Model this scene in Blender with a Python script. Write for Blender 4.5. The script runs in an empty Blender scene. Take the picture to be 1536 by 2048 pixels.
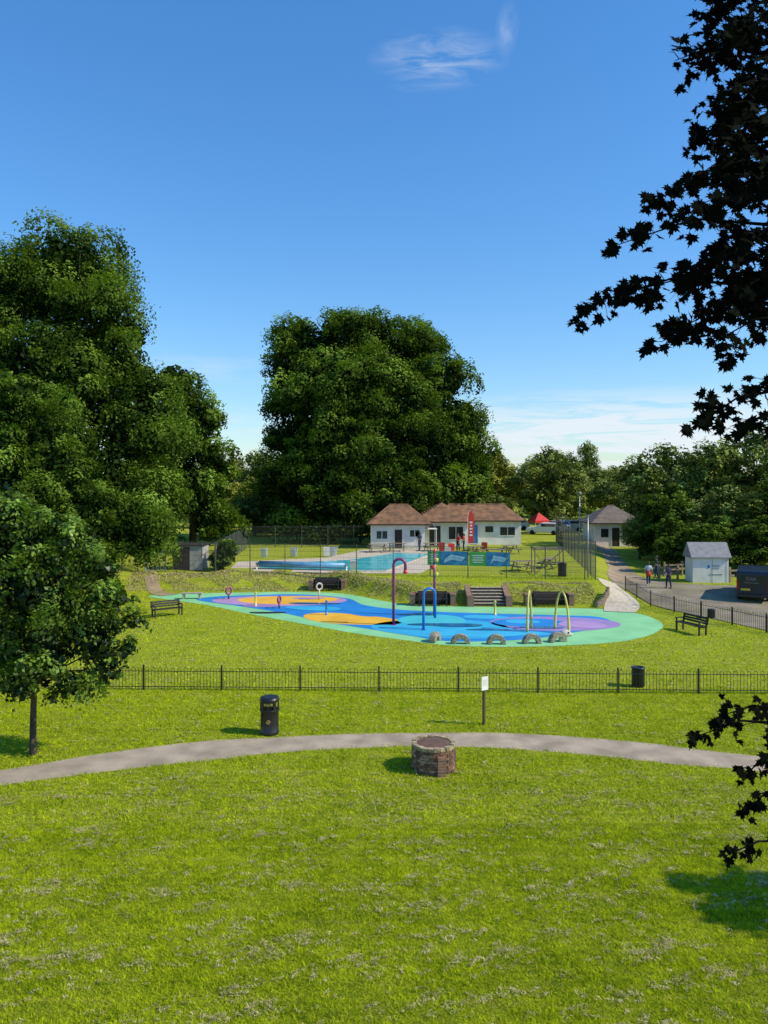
import bpy, math, random
import numpy as np
from mathutils import Vector, Matrix, Euler
random.seed(7)
RNG = np.random.default_rng(11)
scene = bpy.context.scene
COL = scene.collection

# ------------------------------------------------------------ terrain height
def sstep(a, b, x):
    t = np.clip((x - a) / (b - a), 0, 1)
    return t * t * (3 - 2 * t)
FX, FY = [-3.2, -0.57, 1.9, 13, 15], [52.4, 49.4, 47.0, 46.9, 45.0]
def H(x, y):
    x = np.asarray(x, float); y = np.asarray(y, float)
    foot = np.interp(x, FX, FY)
    w = np.interp(x, [-3.2, 0.2, 13, 16], [3.0, 2.0, 2.0, 6.0])
    s = x - 0.25 * (np.maximum(y, 50) - 50)
    hm = 0.9 - 0.6 * sstep(13.5, 16, s)
    q = (y - foot) / w
    lump = .13 * np.sin(x * 1.1 + 1) * np.sin(x * .37) * sstep(.3, 1, q) * (1 - sstep(1.2, 2.2, q)) * (1 - sstep(11, 13, x))
    return hm * sstep(0, 1, q) + lump
def Hf(x, y): return float(H(x, y))

# ------------------------------------------------------------ materials
def nt(m):
    m.use_nodes = True
    n = m.node_tree
    return n, n.nodes, n.links
def pm(name, c1, c2=None, scale=8.0, rough=0.6, bump=0.0, metal=0.0, detail=4, bscale=None, stretch=None, lo=0.35, hi=0.65, spec=None):
    m = bpy.data.materials.new(name)
    t, N, L = nt(m)
    b = N['Principled BSDF']
    b.inputs['Roughness'].default_value = rough
    b.inputs['Metallic'].default_value = metal
    if spec is not None: b.inputs['Specular IOR Level'].default_value = spec
    if c2 is None: c2 = tuple(min(1, v * 0.75) for v in c1)
    tc = N.new('ShaderNodeTexCoord'); vec = tc.outputs['Object']
    if stretch:
        mp = N.new('ShaderNodeMapping'); mp.inputs['Scale'].default_value = stretch
        L.new(vec, mp.inputs['Vector']); vec = mp.outputs['Vector']
    nz = N.new('ShaderNodeTexNoise'); nz.inputs['Scale'].default_value = scale; nz.inputs['Detail'].default_value = detail
    L.new(vec, nz.inputs['Vector'])
    cr = N.new('ShaderNodeValToRGB')
    cr.color_ramp.elements[0].position = lo; cr.color_ramp.elements[1].position = hi
    cr.color_ramp.elements[0].color = (*c2, 1); cr.color_ramp.elements[1].color = (*c1, 1)
    L.new(nz.outputs['Fac'], cr.inputs['Fac']); L.new(cr.outputs['Color'], b.inputs['Base Color'])
    if bump > 0:
        n2 = N.new('ShaderNodeTexNoise'); n2.inputs['Scale'].default_value = bscale or scale * 4; n2.inputs['Detail'].default_value = 5
        L.new(vec, n2.inputs['Vector'])
        bp = N.new('ShaderNodeBump'); bp.inputs['Strength'].default_value = min(1, bump); bp.inputs['Distance'].default_value = 0.02
        L.new(n2.outputs['Fac'], bp.inputs['Height']); L.new(bp.outputs['Normal'], b.inputs['Normal'])
    return m
def leafmat(name, dark, light, trans=0.25, rough=0.55, spec=0.1, tint=(1.5, 1.5, 0.5)):
    m = bpy.data.materials.new(name)
    t, N, L = nt(m)
    b = N['Principled BSDF']; b.inputs['Roughness'].default_value = rough
    b.inputs['Specular IOR Level'].default_value = spec
    at = N.new('ShaderNodeAttribute'); at.attribute_name = 'tone'
    cr = N.new('ShaderNodeValToRGB')
    cr.color_ramp.elements[0].color = (*dark, 1); cr.color_ramp.elements[1].color = (*light, 1)
    L.new(at.outputs['Fac'], cr.inputs['Fac']); L.new(cr.outputs['Color'], b.inputs['Base Color'])
    if trans <= 0: return m
    tr = N.new('ShaderNodeBsdfTranslucent')
    g = N.new('ShaderNodeMix'); g.data_type = 'RGBA'; g.blend_type = 'MULTIPLY'; g.inputs[0].default_value = 1
    L.new(cr.outputs['Color'], g.inputs[6]); g.inputs[7].default_value = (*tint, 1)
    L.new(g.outputs[2], tr.inputs['Color'])
    mx = N.new('ShaderNodeMixShader'); mx.inputs[0].default_value = trans
    L.new(b.outputs[0], mx.inputs[1]); L.new(tr.outputs[0], mx.inputs[2])
    L.new(mx.outputs[0], N['Material Output'].inputs['Surface'])
    return m
def brickmat(name, c1, c2, mortar, scale=1.0, swap=False, bw=0.23, rh=0.075):
    m = bpy.data.materials.new(name)
    t, N, L = nt(m); b = N['Principled BSDF']; b.inputs['Roughness'].default_value = 0.85
    tc = N.new('ShaderNodeTexCoord'); sp = N.new('ShaderNodeSeparateXYZ'); L.new(tc.outputs['Object'], sp.inputs[0])
    ad = N.new('ShaderNodeMath'); ad.operation = 'ADD'; L.new(sp.outputs[0], ad.inputs[0]); L.new(sp.outputs[1], ad.inputs[1])
    cb = N.new('ShaderNodeCombineXYZ'); L.new(ad.outputs[0], cb.inputs[0]); L.new(sp.outputs[2], cb.inputs[1])
    br = N.new('ShaderNodeTexBrick'); L.new(cb.outputs[0], br.inputs['Vector'])
    br.inputs['Scale'].default_value = scale; br.inputs['Brick Width'].default_value = bw; br.inputs['Row Height'].default_value = rh
    br.inputs['Mortar Size'].default_value = 0.008
    br.inputs['Color1'].default_value = (*c1, 1); br.inputs['Color2'].default_value = (*c2, 1); br.inputs['Mortar'].default_value = (*mortar, 1)
    L.new(br.outputs['Color'], b.inputs['Base Color'])
    return m

M = {}
M['black'] = pm('black_paint', (0.012, 0.012, 0.014), (0.02, 0.02, 0.022), rough=0.35, scale=3)
M['blackwood'] = pm('dark_timber', (0.03, 0.022, 0.018), (0.015, 0.012, 0.01), rough=0.7, scale=6)
M['wood'] = pm('weathered_timber', (0.3, 0.23, 0.15), (0.17, 0.13, 0.09), rough=0.8, scale=10)
M['palewood'] = pm('pale_timber', (0.45, 0.4, 0.3), (0.3, 0.26, 0.19), rough=0.8, scale=10)
M['post'] = pm('brown_post', (0.1, 0.06, 0.035), (0.06, 0.035, 0.02), rough=0.8, scale=10)
M['white'] = pm('white_paint', (0.78, 0.78, 0.76), (0.66, 0.66, 0.64), rough=0.6, scale=2, lo=0.3, hi=0.6)
M['render'] = pm('white_render', (0.8, 0.77, 0.72), (0.66, 0.63, 0.58), rough=0.85, scale=1.2, bump=0.3)
M['greyrender'] = pm('grey_render', (0.3, 0.3, 0.29), (0.2, 0.2, 0.19), rough=0.85, scale=1.2)
M['steel'] = pm('galvanised_steel', (0.4, 0.41, 0.42), (0.3, 0.31, 0.32), rough=0.4, metal=0.6)
M['wire'] = pm('fence_wire', (0.07, 0.075, 0.07), (0.05, 0.055, 0.05), rough=0.5)
M['glass'] = pm('window_glass', (0.03, 0.035, 0.04), (0.02, 0.022, 0.025), rough=0.08)
M['tyre'] = pm('tyre_rubber', (0.02, 0.02, 0.02), rough=0.9)
M['gold'] = pm('gold_paint', (0.5, 0.4, 0.08), (0.4, 0.32, 0.06), rough=0.5)
M['concrete'] = pm('concrete', (0.62, 0.52, 0.4), (0.46, 0.39, 0.3), rough=0.9, scale=3, bump=0.3)
M['stone'] = pm('cast_stone', (0.47, 0.39, 0.28), (0.28, 0.24, 0.17), rough=0.9, scale=6, bump=0.5)
M['humpstone'] = pm('mottled_stone', (0.38, 0.33, 0.24), (0.16, 0.14, 0.11), rough=0.95, scale=7, bump=0.7, detail=8)
M['brick'] = brickmat('red_brick', (0.27, 0.12, 0.07), (0.18, 0.085, 0.055), (0.3, 0.25, 0.2))
M['bark'] = pm('bark', (0.1, 0.075, 0.05), (0.04, 0.03, 0.022), rough=0.95, scale=6, bump=1, stretch=(1, 1, 0.25))
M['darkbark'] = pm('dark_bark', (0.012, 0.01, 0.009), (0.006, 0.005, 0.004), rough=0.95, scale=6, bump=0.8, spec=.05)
M['skin'] = pm('skin', (0.5, 0.3, 0.22), (0.45, 0.27, 0.2), rough=0.6)
M['hair'] = pm('hair', (0.05, 0.03, 0.02), rough=0.6)
M['navy'] = pm('navy_cloth', (0.02, 0.03, 0.07), rough=0.9)
M['denim'] = pm('dark_denim', (0.03, 0.045, 0.09), rough=0.9)
M['paleblue'] = pm('pale_cloth', (0.6, 0.66, 0.72), rough=0.9)
M['redcloth'] = pm('red_cloth', (0.6, 0.05, 0.04), rough=0.8)
M['redpaint'] = pm('red_paint', (0.65, 0.05, 0.03), (0.55, 0.04, 0.03), rough=0.35)
M['yellow'] = pm('yellow_paint', (0.75, 0.62, 0.12), (0.6, 0.5, 0.1), rough=0.35)
M['magenta'] = pm('purple_paint', (0.25, 0.03, 0.15), (0.19, 0.025, 0.12), rough=0.35)
M['bluepaint'] = pm('blue_paint', (0.02, 0.18, 0.55), (0.02, 0.14, 0.45), rough=0.3)
M['van'] = pm('van_paint', (0.012, 0.018, 0.03), (0.015, 0.02, 0.035), rough=0.25)
M['plate'] = pm('yellow_plate', (0.75, 0.55, 0.03), rough=0.5)
M['redlight'] = pm('red_lens', (0.4, 0.01, 0.01), rough=0.2)
M['felt'] = pm('grey_roofing', (0.25, 0.25, 0.26), (0.18, 0.18, 0.19), rough=0.7, scale=4)

def tilemat(name, c1, c2):
    m = pm(name, c1, c2, scale=1.6, rough=0.9, detail=9, lo=.3, hi=.7)
    t, N, L = nt(m); b = N['Principled BSDF']
    tc = N.new('ShaderNodeTexCoord'); w = N.new('ShaderNodeTexWave'); w.wave_type = 'BANDS'; w.bands_direction = 'Z'
    w.inputs['Scale'].default_value = 2.2; w.inputs['Distortion'].default_value = 0.8
    L.new(tc.outputs['Object'], w.inputs['Vector'])
    bp = N.new('ShaderNodeBump'); bp.inputs['Strength'].default_value = 0.9; bp.inputs['Distance'].default_value = 0.05
    L.new(w.outputs['Fac'], bp.inputs['Height']); L.new(bp.outputs['Normal'], b.inputs['Normal'])
    return m
M['tiles'] = tilemat('clay_tiles', (0.32, 0.16, 0.08), (0.11, 0.06, 0.036))
M['greytiles'] = tilemat('grey_tiles', (0.22, 0.17, 0.14), (0.12, 0.1, 0.085))

# grass ground
def grassmat():
    m = bpy.data.materials.new('grass_ground'); t, N, L = nt(m); b = N['Principled BSDF']
    b.inputs['Roughness'].default_value = 0.9; b.inputs['Specular IOR Level'].default_value = 0.1
    tc = N.new('ShaderNodeTexCoord'); P = tc.outputs['Object']
    def noise(scale, stretch=(1, 1, 1), rot=0, detail=5, rough=0.6):
        mp = N.new('ShaderNodeMapping'); mp.inputs['Scale'].default_value = stretch; mp.inputs['Rotation'].default_value = (0, 0, rot)
        L.new(P, mp.inputs['Vector'])
        n = N.new('ShaderNodeTexNoise'); n.inputs['Scale'].default_value = scale; n.inputs['Detail'].default_value = detail; n.inputs['Roughness'].default_value = rough
        L.new(mp.outputs[0], n.inputs['Vector']); return n.outputs['Fac']
    def ramp(f, a, b_, c1, c2):
        r = N.new('ShaderNodeValToRGB'); r.color_ramp.elements[0].position = a; r.color_ramp.elements[1].position = b_
        r.color_ramp.elements[0].color = (*c1, 1); r.color_ramp.elements[1].color = (*c2, 1); L.new(f, r.inputs['Fac']); return r.outputs['Color']
    def mix(f, a, b_):
        x = N.new('ShaderNodeMix'); x.data_type = 'RGBA'; L.new(f, x.inputs[0]); L.new(a, x.inputs[6]); L.new(b_, x.inputs[7]); return x.outputs[2]
    base = ramp(noise(0.5, (0.5, 1.5, 1), -0.2), 0.35, 0.65, (0.22, 0.29, 0.015), (0.42, 0.47, 0.03))
    fine = ramp(noise(9, detail=8, rough=0.75), 0.35, 0.65, (0.07, 0.12, 0.006), (0.54, 0.58, 0.04))
    x = N.new('ShaderNodeMix'); x.data_type = 'RGBA'; x.inputs[0].default_value = 0.5; L.new(base, x.inputs[6]); L.new(fine, x.inputs[7])
    straw = ramp(noise(2.2, (0.3, 2.2, 1), -0.22, 8, 0.75), 0.48, 0.66, (0, 0, 0), (0.75, 0.75, 0.75))
    sc = ramp(noise(14, detail=6), 0.4, 0.6, (0.36, 0.32, 0.05), (0.66, 0.57, 0.16))
    c = mix(straw, x.outputs[2], sc)
    L.new(c, b.inputs['Base Color'])
    bp = N.new('ShaderNodeBump'); bp.inputs['Strength'].default_value = 1.0; bp.inputs['Distance'].default_value = 0.12
    L.new(noise(7, detail=8, rough=0.8), bp.inputs['Height']); L.new(bp.outputs['Normal'], b.inputs['Normal'])
    return m
M['grass'] = grassmat()
M['blade'] = leafmat('grass_blades', (0.06, 0.15, 0.002), (0.76, 0.84, 0.02), trans=0.35, rough=0.6, spec=0.06, tint=(1.2, 1.15, .3))
M['straw'] = leafmat('dry_clippings', (0.16, 0.15, 0.04), (0.72, 0.6, 0.33), trans=0, rough=0.8, spec=0.05)
M['asphalt'] = pm('path_asphalt', (0.46, 0.37, 0.27), (0.3, 0.24, 0.175), scale=1.2, rough=0.95, bump=0.8, bscale=45, detail=12, spec=.15)
M['tarmac'] = pm('tarmac', (0.31, 0.255, 0.2), (0.2, 0.165, 0.13), scale=0.6, rough=0.95, bump=0.3, bscale=40, detail=8, spec=.1)
M['dirt'] = pm('dirt_track', (0.4, 0.29, 0.18), (0.23, 0.17, 0.1), scale=0.8, rough=0.95, bump=0.5, bscale=20, detail=8)
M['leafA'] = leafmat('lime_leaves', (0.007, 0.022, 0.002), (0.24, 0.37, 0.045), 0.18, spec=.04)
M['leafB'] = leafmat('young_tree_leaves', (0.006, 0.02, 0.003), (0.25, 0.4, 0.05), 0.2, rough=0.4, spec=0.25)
M['leafC'] = leafmat('willow_leaves', (0.06, 0.09, 0.012), (0.4, 0.46, 0.09), 0)
M['leafD'] = leafmat('yellowish_leaves', (0.11, 0.13, 0.012), (0.52, 0.52, 0.08), 0)
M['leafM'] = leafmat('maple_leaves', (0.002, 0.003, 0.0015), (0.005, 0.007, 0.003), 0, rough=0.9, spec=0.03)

# ------------------------------------------------------------ mesh builder
class MB:
    def __init__(s): s.v = []; s.f = []; s.m = []
    def add(s, vs, fs, mi=0):
        o = len(s.v); s.v += [tuple(v) for v in vs]; s.f += [tuple(i + o for i in f) for f in fs]; s.m += [mi] * len(fs)
        return s
    def box(s, c, d, mi=0, rz=0, rx=0, ry=0):
        R = Euler((rx, ry, rz)).to_matrix(); c = Vector(c)
        vs = [c + R @ Vector((sx * d[0] / 2, sy * d[1] / 2, sz * d[2] / 2)) for sz in (-1, 1) for sy in (-1, 1) for sx in (-1, 1)]
        return s.add(vs, [(0, 2, 3, 1), (4, 5, 7, 6), (0, 1, 5, 4), (2, 6, 7, 3), (0, 4, 6, 2), (1, 3, 7, 5)], mi)
    def tube(s, pts, rs, n=8, mi=0, cap=True):
        pts = [Vector(p) for p in pts]
        if not hasattr(rs, '__len__'): rs = [rs] * len(pts)
        vs = []; up = Vector((0, 0, 1)); prev = None
        for i, p in enumerate(pts):
            t = (pts[min(i + 1, len(pts) - 1)] - pts[max(i - 1, 0)])
            if t.length < 1e-9: t = up
            t = t.normalized()
            if prev is None:
                a = t.cross(up) if abs(t.z) < 0.95 else t.cross(Vector((0, 1, 0)))
            else:
                a = prev - t * prev.dot(t)
            a.normalize(); prev = a; b = t.cross(a)
            for k in range(n):
                an = 2 * math.pi * (k + .5) / n
                vs.append(p + (a * math.cos(an) + b * math.sin(an)) * rs[i])
        fs = []
        for i in range(len(pts) - 1):
            for k in range(n):
                fs.append((i * n + k, i * n + (k + 1) % n, (i + 1) * n + (k + 1) % n, (i + 1) * n + k))
        if cap:
            fs.append(tuple(range(n))[::-1]); fs.append(tuple((len(pts) - 1) * n + k for k in range(n)))
        return s.add(vs, fs, mi)
    def lathe(s, prof, n=24, mi=0, c=(0, 0, 0)):
        vs = []
        for r, z in prof:
            for k in range(n):
                a = 2 * math.pi * k / n; vs.append((c[0] + r * math.cos(a), c[1] + r * math.sin(a), c[2] + z))
        fs = []
        for i in range(len(prof) - 1):
            for k in range(n): fs.append((i * n + k, i * n + (k + 1) % n, (i + 1) * n + (k + 1) % n, (i + 1) * n + k))
        if prof[0][0] > 0.001: fs.append(tuple(range(n))[::-1])
        if prof[-1][0] > 0.001: fs.append(tuple((len(prof) - 1) * n + k for k in range(n)))
        return s.add(vs, fs, mi)
    def extr(s, prof, x0, x1, mi=0):  # profile in (y,z), extruded in x
        n = len(prof)
        vs = [(x0, y, z) for y, z in prof] + [(x1, y, z) for y, z in prof]
        fs = [tuple(range(n)), tuple(range(n, 2 * n))[::-1]] + [(k, n + k, n + (k + 1) % n, (k + 1) % n) for k in range(n)]
        return s.add(vs, fs, mi)
    def sphere(s, c, r, mi=0, n=10, m_=7):
        if not hasattr(r, '__len__'): r = (r, r, r)
        vs = []; fs = []
        for i in range(m_ + 1):
            th = math.pi * i / m_
            for k in range(n):
                a = 2 * math.pi * k / n
                vs.append((c[0] + r[0] * math.sin(th) * math.cos(a), c[1] + r[1] * math.sin(th) * math.sin(a), c[2] + r[2] * math.cos(th)))
        for i in range(m_):
            for k in range(n): fs.append((i * n + k, (i + 1) * n + k, (i + 1) * n + (k + 1) % n, i * n + (k + 1) % n))
        return s.add(vs, fs, mi)
    def out(s, name, mats, parent=None, smooth=False, loc=None, label=None, bevel=0):
        me = bpy.data.meshes.new(name); me.from_pydata(s.v, [], s.f)
        for m in (mats if isinstance(mats, (list, tuple)) else [mats]): me.materials.append(M[m] if isinstance(m, str) else m)
        me.polygons.foreach_set('material_index', s.m)
        if smooth: me.polygons.foreach_set('use_smooth', [True] * len(s.f))
        me.update()
        o = bpy.data.objects.new(name, me); COL.objects.link(o)
        if parent: o.parent = parent
        if loc: o.location = loc
        if label: o['label'] = label
        if bevel:
            b = o.modifiers.new('bevel', 'BEVEL'); b.width = bevel; b.segments = 2; b.limit_method = 'ANGLE'
        return o
def thing(name, label, category, loc, rz=0, group=None):
    o = bpy.data.objects.new(name, None); COL.objects.link(o); o.empty_display_size = 0.3
    o.location = loc; o.rotation_euler = (0, 0, rz); o['label'] = label; o['category'] = category
    if group: o['group'] = group
    return o
def dup(t, loc, rz=None, scale=None, label=None):
    def rec(o, par):
        c = o.copy(); COL.objects.link(c)
        if par: c.parent = par
        for ch in list(o.children): rec(ch, c)
        return c
    c = rec(t, None); c.location = loc
    if rz is not None: c.rotation_euler = (0, 0, rz)
    if scale is not None: c.scale = scale if hasattr(scale, '__len__') else (scale,) * 3
    if label: c['label'] = label
    return c
def lettering(s, size, loc, rot, mat, parent, name='lettering', ext=0.002):
    cu = bpy.data.curves.new('txt', 'FONT'); cu.body = s; cu.size = size; cu.align_x = 'CENTER'; cu.align_y = 'CENTER'; cu.extrude = ext
    o = bpy.data.objects.new('txt', cu); COL.objects.link(o)
    dg = bpy.context.evaluated_depsgraph_get(); me = bpy.data.meshes.new_from_object(o.evaluated_get(dg))
    bpy.data.objects.remove(o); me.materials.clear(); me.materials.append(M[mat])
    r = bpy.data.objects.new(name, me); COL.objects.link(r); r.parent = parent; r.location = loc; r.rotation_euler = rot
    return r

# ------------------------------------------------------------ structure sheets
def structure(o, label=None):
    o['kind'] = 'structure'
    if label: o['label'] = label
    return o
def gridmesh(name, X, Y, Z, mat):
    ny, nx = X.shape
    me = bpy.data.meshes.new(name)
    co = np.stack([X, Y, Z], -1).reshape(-1, 3)
    idx = np.arange(nx * ny).reshape(ny, nx)
    f = np.stack([idx[:-1, :-1], idx[:-1, 1:], idx[1:, 1:], idx[1:, :-1]], -1).reshape(-1, 4)
    me.vertices.add(len(co)); me.vertices.foreach_set('co', co.ravel())
    me.loops.add(f.size); me.loops.foreach_set('vertex_index', f.ravel().astype(np.int32))
    me.polygons.add(len(f)); me.polygons.foreach_set('loop_start', (np.arange(len(f)) * 4).astype(np.int32))
    me.update(calc_edges=True); me.materials.append(M[mat])
    o = bpy.data.objects.new(name, me); COL.objects.link(o); return o
xs = np.concatenate([[-1500, -700, -350, -200, -120, -80, -60], np.arange(-45, 50.1, 0.5), [60, 80, 120, 200, 350, 700, 1500]])
ys = np.concatenate([[-200, -60, -20, 0], np.arange(8, 96, 0.5), [100, 120, 160, 220, 320, 500, 900, 1600, 3000]])
GX, GY = np.meshgrid(xs, ys)
structure(gridmesh('ground', GX, GY, H(GX, GY), 'grass'), 'mown grass parkland')

def resample(p, n, closed=False):
    p = np.array(p, float)
    if closed: p = np.vstack([p, p[:1]])
    k = len(p)
    out = []
    for i in range(k - 1):
        if closed: p0, p3 = p[(i - 1) % (k - 1)], p[(i + 2) % (k - 1)]
        else: p0, p3 = p[max(i - 1, 0)], p[min(i + 2, k - 1)]
        p1, p2 = p[i], p[i + 1]
        for t in np.linspace(0, 1, n, endpoint=False):
            out.append(0.5 * ((2 * p1) + (-p0 + p2) * t + (2 * p0 - 5 * p1 + 4 * p2 - p3) * t * t + (-p0 + 3 * p1 - 3 * p2 + p3) * t ** 3))
    if not closed: out.append(p[-1])
    return np.array(out)
def ribbon(name, left, right, mat, dz=0.004, nac=4, n=10, label=None):
    A = resample(left, n); B = resample(right, n)
    t = np.linspace(0, 1, nac + 1)[None, :, None]
    G = A[:, None, :] * (1 - t) + B[:, None, :] * t
    return structure(gridmesh(name, G[..., 0], G[..., 1], H(G[..., 0], G[..., 1]) + dz, mat), label)
pathL = [(-17, 17.2), (-13.2, 18.7), (-10.05, 20.12), (-7.88, 21.33), (-5.36, 22.35), (-3.09, 22.72), (-1.02, 23.0), (1.23, 23.1), (3.48, 23.1), (5.65, 22.74), (7.67, 22.18), (8.9, 21.65), (10.5, 21.06), (13, 19.9), (17, 17.8)]
pathR = [(-16.5, 16.0), (-12.6, 17.6), (-9.54, 19.1), (-7.6, 19.9), (-5.3, 20.7), (-3.2, 21.35), (-1.2, 21.75), (1.1, 21.93), (3.2, 21.8), (5.1, 21.4), (6.8, 20.9), (7.9, 20.5), (9.7, 20.1), (12.2, 18.9), (16.2, 16.8)]
ribbon('path', pathL, pathR, 'asphalt', 0.004, 4, 10, 'curving grey asphalt footpath')
ribbon('road', [(22.4, 84), (21.9, 79), (18.9, 65), (16.7, 57.5), (16.1, 54.5)], [(24.6, 84), (23.8, 79), (20.6, 65), (19.4, 57.5), (20.2, 54.5)], 'dirt', 0.02, 6, 8, 'dusty brown gravel track')
ribbon('tarmac', [(16.0, 55), (15.9, 52), (16.1, 49.5), (16.3, 46), (17.8, 42.5), (19.6, 38), (22.2, 32), (25, 25)], [(20, 55), (23, 53.2), (28, 53), (36, 52), (42, 47), (45, 42), (48, 36), (50, 26)], 'tarmac', 0.03, 20, 8, 'grey tarmac parking area')
ribbon('pavement', [(12.7, 44.4), (13.3, 46.4), (14.1, 48.6), (14.3, 50.5), (14.7, 53)], [(14.4, 44.0), (15.3, 46), (15.6, 48), (15.7, 50.5), (15.9, 53)], 'concrete', 0.035, 5, 8, 'pale concrete footway')
ribbon('dirt_path', [(-17.0, 54.5), (-15.7, 51.6), (-14.6, 50.2)], [(-16.3, 55), (-14.9, 52.2), (-13.6, 51.2)], 'dirt', 0.03, 6, 8, 'bare earth track')

# splash pad
pad_out = [(-15.4, 50.3), (-13.9, 51.3), (-10.7, 51.8), (-5.7, 52.2), (-2.6, 51.3), (-0.57, 48.9), (1.9, 46.7), (6.9, 45.9), (12.7, 45.3), (14.5, 43.6), (14.7, 40.6), (13.3, 38.0), (11.2, 36.2), (8.4, 35.3), (5.3, 35.0), (2.8, 35.4), (0.77, 36.6), (-1.7, 38.3), (-4.4, 40.7), (-7.6, 43.6), (-10.8, 46.7), (-13.8, 48.9)]
blue_out = [(-11.8, 48.6), (-11.1, 50.0), (-8.3, 50.8), (-5.4, 51.0), (-2.4, 49.4), (-1.1, 46.6), (1.7, 44.7), (6.4, 43.7), (9.6, 43.2), (11.9, 42.6), (12.0, 40.4), (9.6, 38.4), (6.6, 36.6), (3.2, 36.2), (1.4, 37.4), (-0.4, 38.9), (-3.1, 41.1), (-5.8, 43.9), (-8.6, 46.2)]
PC = {'green': ((0.26, 0.6, 0.28), (0.2, 0.5, 0.23)), 'blue': ((0.02, 0.25, 0.64), (0.015, 0.2, 0.56)), 'cyan': ((0.05, 0.46, 0.7), (0.035, 0.38, 0.64)),
      'teal': ((0.07, 0.54, 0.6), (0.06, 0.46, 0.54)), 'purple': ((0.38, 0.24, 0.5), (0.32, 0.2, 0.43)), 'orange': ((0.9, 0.5, 0.04), (0.78, 0.4, 0.03)), 'lilac': ((0.5, 0.3, 0.54), (0.42, 0.25, 0.48))}
for k, (a, b_) in PC.items():
    M['pad_' + k] = pm('rubber_' + k, a, b_, scale=0.7, rough=0.85 if k == 'green' else 0.5, detail=8, bump=0.15, bscale=30)
padm = ['pad_' + k for k in ('green', 'blue', 'cyan', 'teal', 'purple', 'orange', 'lilac')]
def blob(cx, cy, rx, ry, rot=0, wob=0.08, seed=0):
    r = random.Random(seed); ph = [r.uniform(0, 6.28) for _ in range(3)]
    o = []
    for i in range(40):
        a = 2 * math.pi * i / 40; k = 1 + wob * math.sin(2 * a + ph[0]) + wob * .7 * math.sin(3 * a + ph[1])
        x, y = rx * k * math.cos(a), ry * k * math.sin(a)
        o.append((cx + x * math.cos(rot) - y * math.sin(rot), cy + x * math.sin(rot) + y * math.cos(rot)))
    return o
pb = MB()
def sheet(pts, lvl, mi):
    pb.add([(x, y, 0.006 + 0.005 * lvl) for x, y in pts], [tuple(range(len(pts)))], mi)
sheet(resample(pad_out, 8, True), 0, 0)
sheet(resample(blue_out, 8, True), 1, 1)
sheet(blob(-6.5, 48.4, 4.1, 2.1, -.05, .05, 1), 2, 6)
sheet(blob(-6.1, 48.6, 3.2, 1.65, -.05, .06, 2), 3, 5)
sheet(blob(-4.9, 49.3, 1.0, .35, 0, .1, 32), 4, 4)
sheet(blob(-7.4, 46.4, 1.0, .6, 0, .1, 3), 4, 4)
sheet(blob(-1.9, 42.0, 2.7, 1.6, -.45, .1, 4), 2, 5)
sheet(blob(-4.1, 45.4, 1.6, .8, -.3, .1, 14), 4, 2)
sheet(blob(-1.0, 43.4, 1.1, .5, -.45, .1, 24), 3, 1)
sheet(blob(3.1, 39.4, 3.8, 2.4, -.1, .07, 5), 2, 2)
sheet(blob(2.6, 41.6, 1.9, 1.7, 0, .03, 6), 3, 3)
sheet(blob(4.4, 38.0, 2.2, 1.0, 0, .08, 16), 4, 2)
sheet(blob(9.0, 40.7, 3.3, 2.1, 0, .04, 7), 2, 4)
sheet(blob(7.7, 40.9, 1.8, 1.3, 0, .05, 8), 3, 1)
sheet(blob(7.4, 41.2, .9, .6, 0, .08, 9), 4, 2)
sheet(blob(10.4, 40.3, 1.2, 1.0, 0, .05, 12), 4, 6)
sheet(blob(5.6, 42.6, 1.3, .6, 0, .08, 10), 3, 2)
sheet(blob(6.9, 38.0, 1.3, .6, 0, .08, 11), 3, 2)
sp = pb.out('splash_pad', padm); structure(sp, 'wavy green splash pad with blue, purple and orange swirls')
M['puddle'] = pm('puddle_water', (0.02, 0.16, 0.36), (0.015, 0.12, 0.3), rough=0.06, scale=2, bump=0.1, bscale=6)
pu = MB()
for i, (cx, cy, rx, ry) in enumerate([(3.4, 40.2, 1.8, .5), (-4.4, 47.2, 1.4, .35), (8.2, 39.5, 1.2, .3), (1.9, 43.4, 1.0, .4), (5.6, 38.9, 1.3, .3)]):
    pts = blob(cx, cy, rx, ry, 0, .18, 40 + i); pu.add([(x, y, 0.034) for x, y in pts], [tuple(range(len(pts)))])
structure(pu.out('water', 'puddle'), 'thin puddles on the splash pad')

# swimming pool
M['poolwater'] = pm('pool_water', (0.14, 0.72, 0.72), (0.05, 0.48, 0.58), rough=0.15, scale=1.5, bump=0.5, bscale=2.5)
pool = [(-9.5, 58.3), (-3, 56.6), (0.1, 56.5), (4.1, 69), (1, 70), (-2.9, 64.0), (-9.3, 61)]
pc = (-2.0, 62.0)
deck = [(-11.5, 56.9), (-3, 55.3), (2.6, 55.2), (7.2, 70), (5, 75), (-2.0, 74), (-5, 66.2), (-12, 63)]
z0 = 0.9
structure(MB().add([(x, y, z0 + .01) for x, y in deck], [tuple(range(len(deck)))]).out('pavement', 'concrete'), 'pale poolside paving')
cop = [(x + (x - pc[0]) * .05, y + (y - pc[1]) * .05) for x, y in pool]
structure(MB().add([(x, y, z0 + .05) for x, y in cop] + [(x, y, z0) for x, y in cop], [tuple(range(7))] + [(i, (i + 1) % 7, 7 + (i + 1) % 7, 7 + i) for i in range(7)]).out('pool_edge', 'concrete'), 'raised pale pool surround')
structure(MB().add([(x, y, z0 + .056) for x, y in pool], [tuple(range(7))]).out('pool_water', 'poolwater'), 'turquoise swimming pool water')
M['cover'] = pm('pool_cover', (0.16, 0.4, 0.62), (0.08, 0.28, 0.5), rough=0.4, scale=2)
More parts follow.
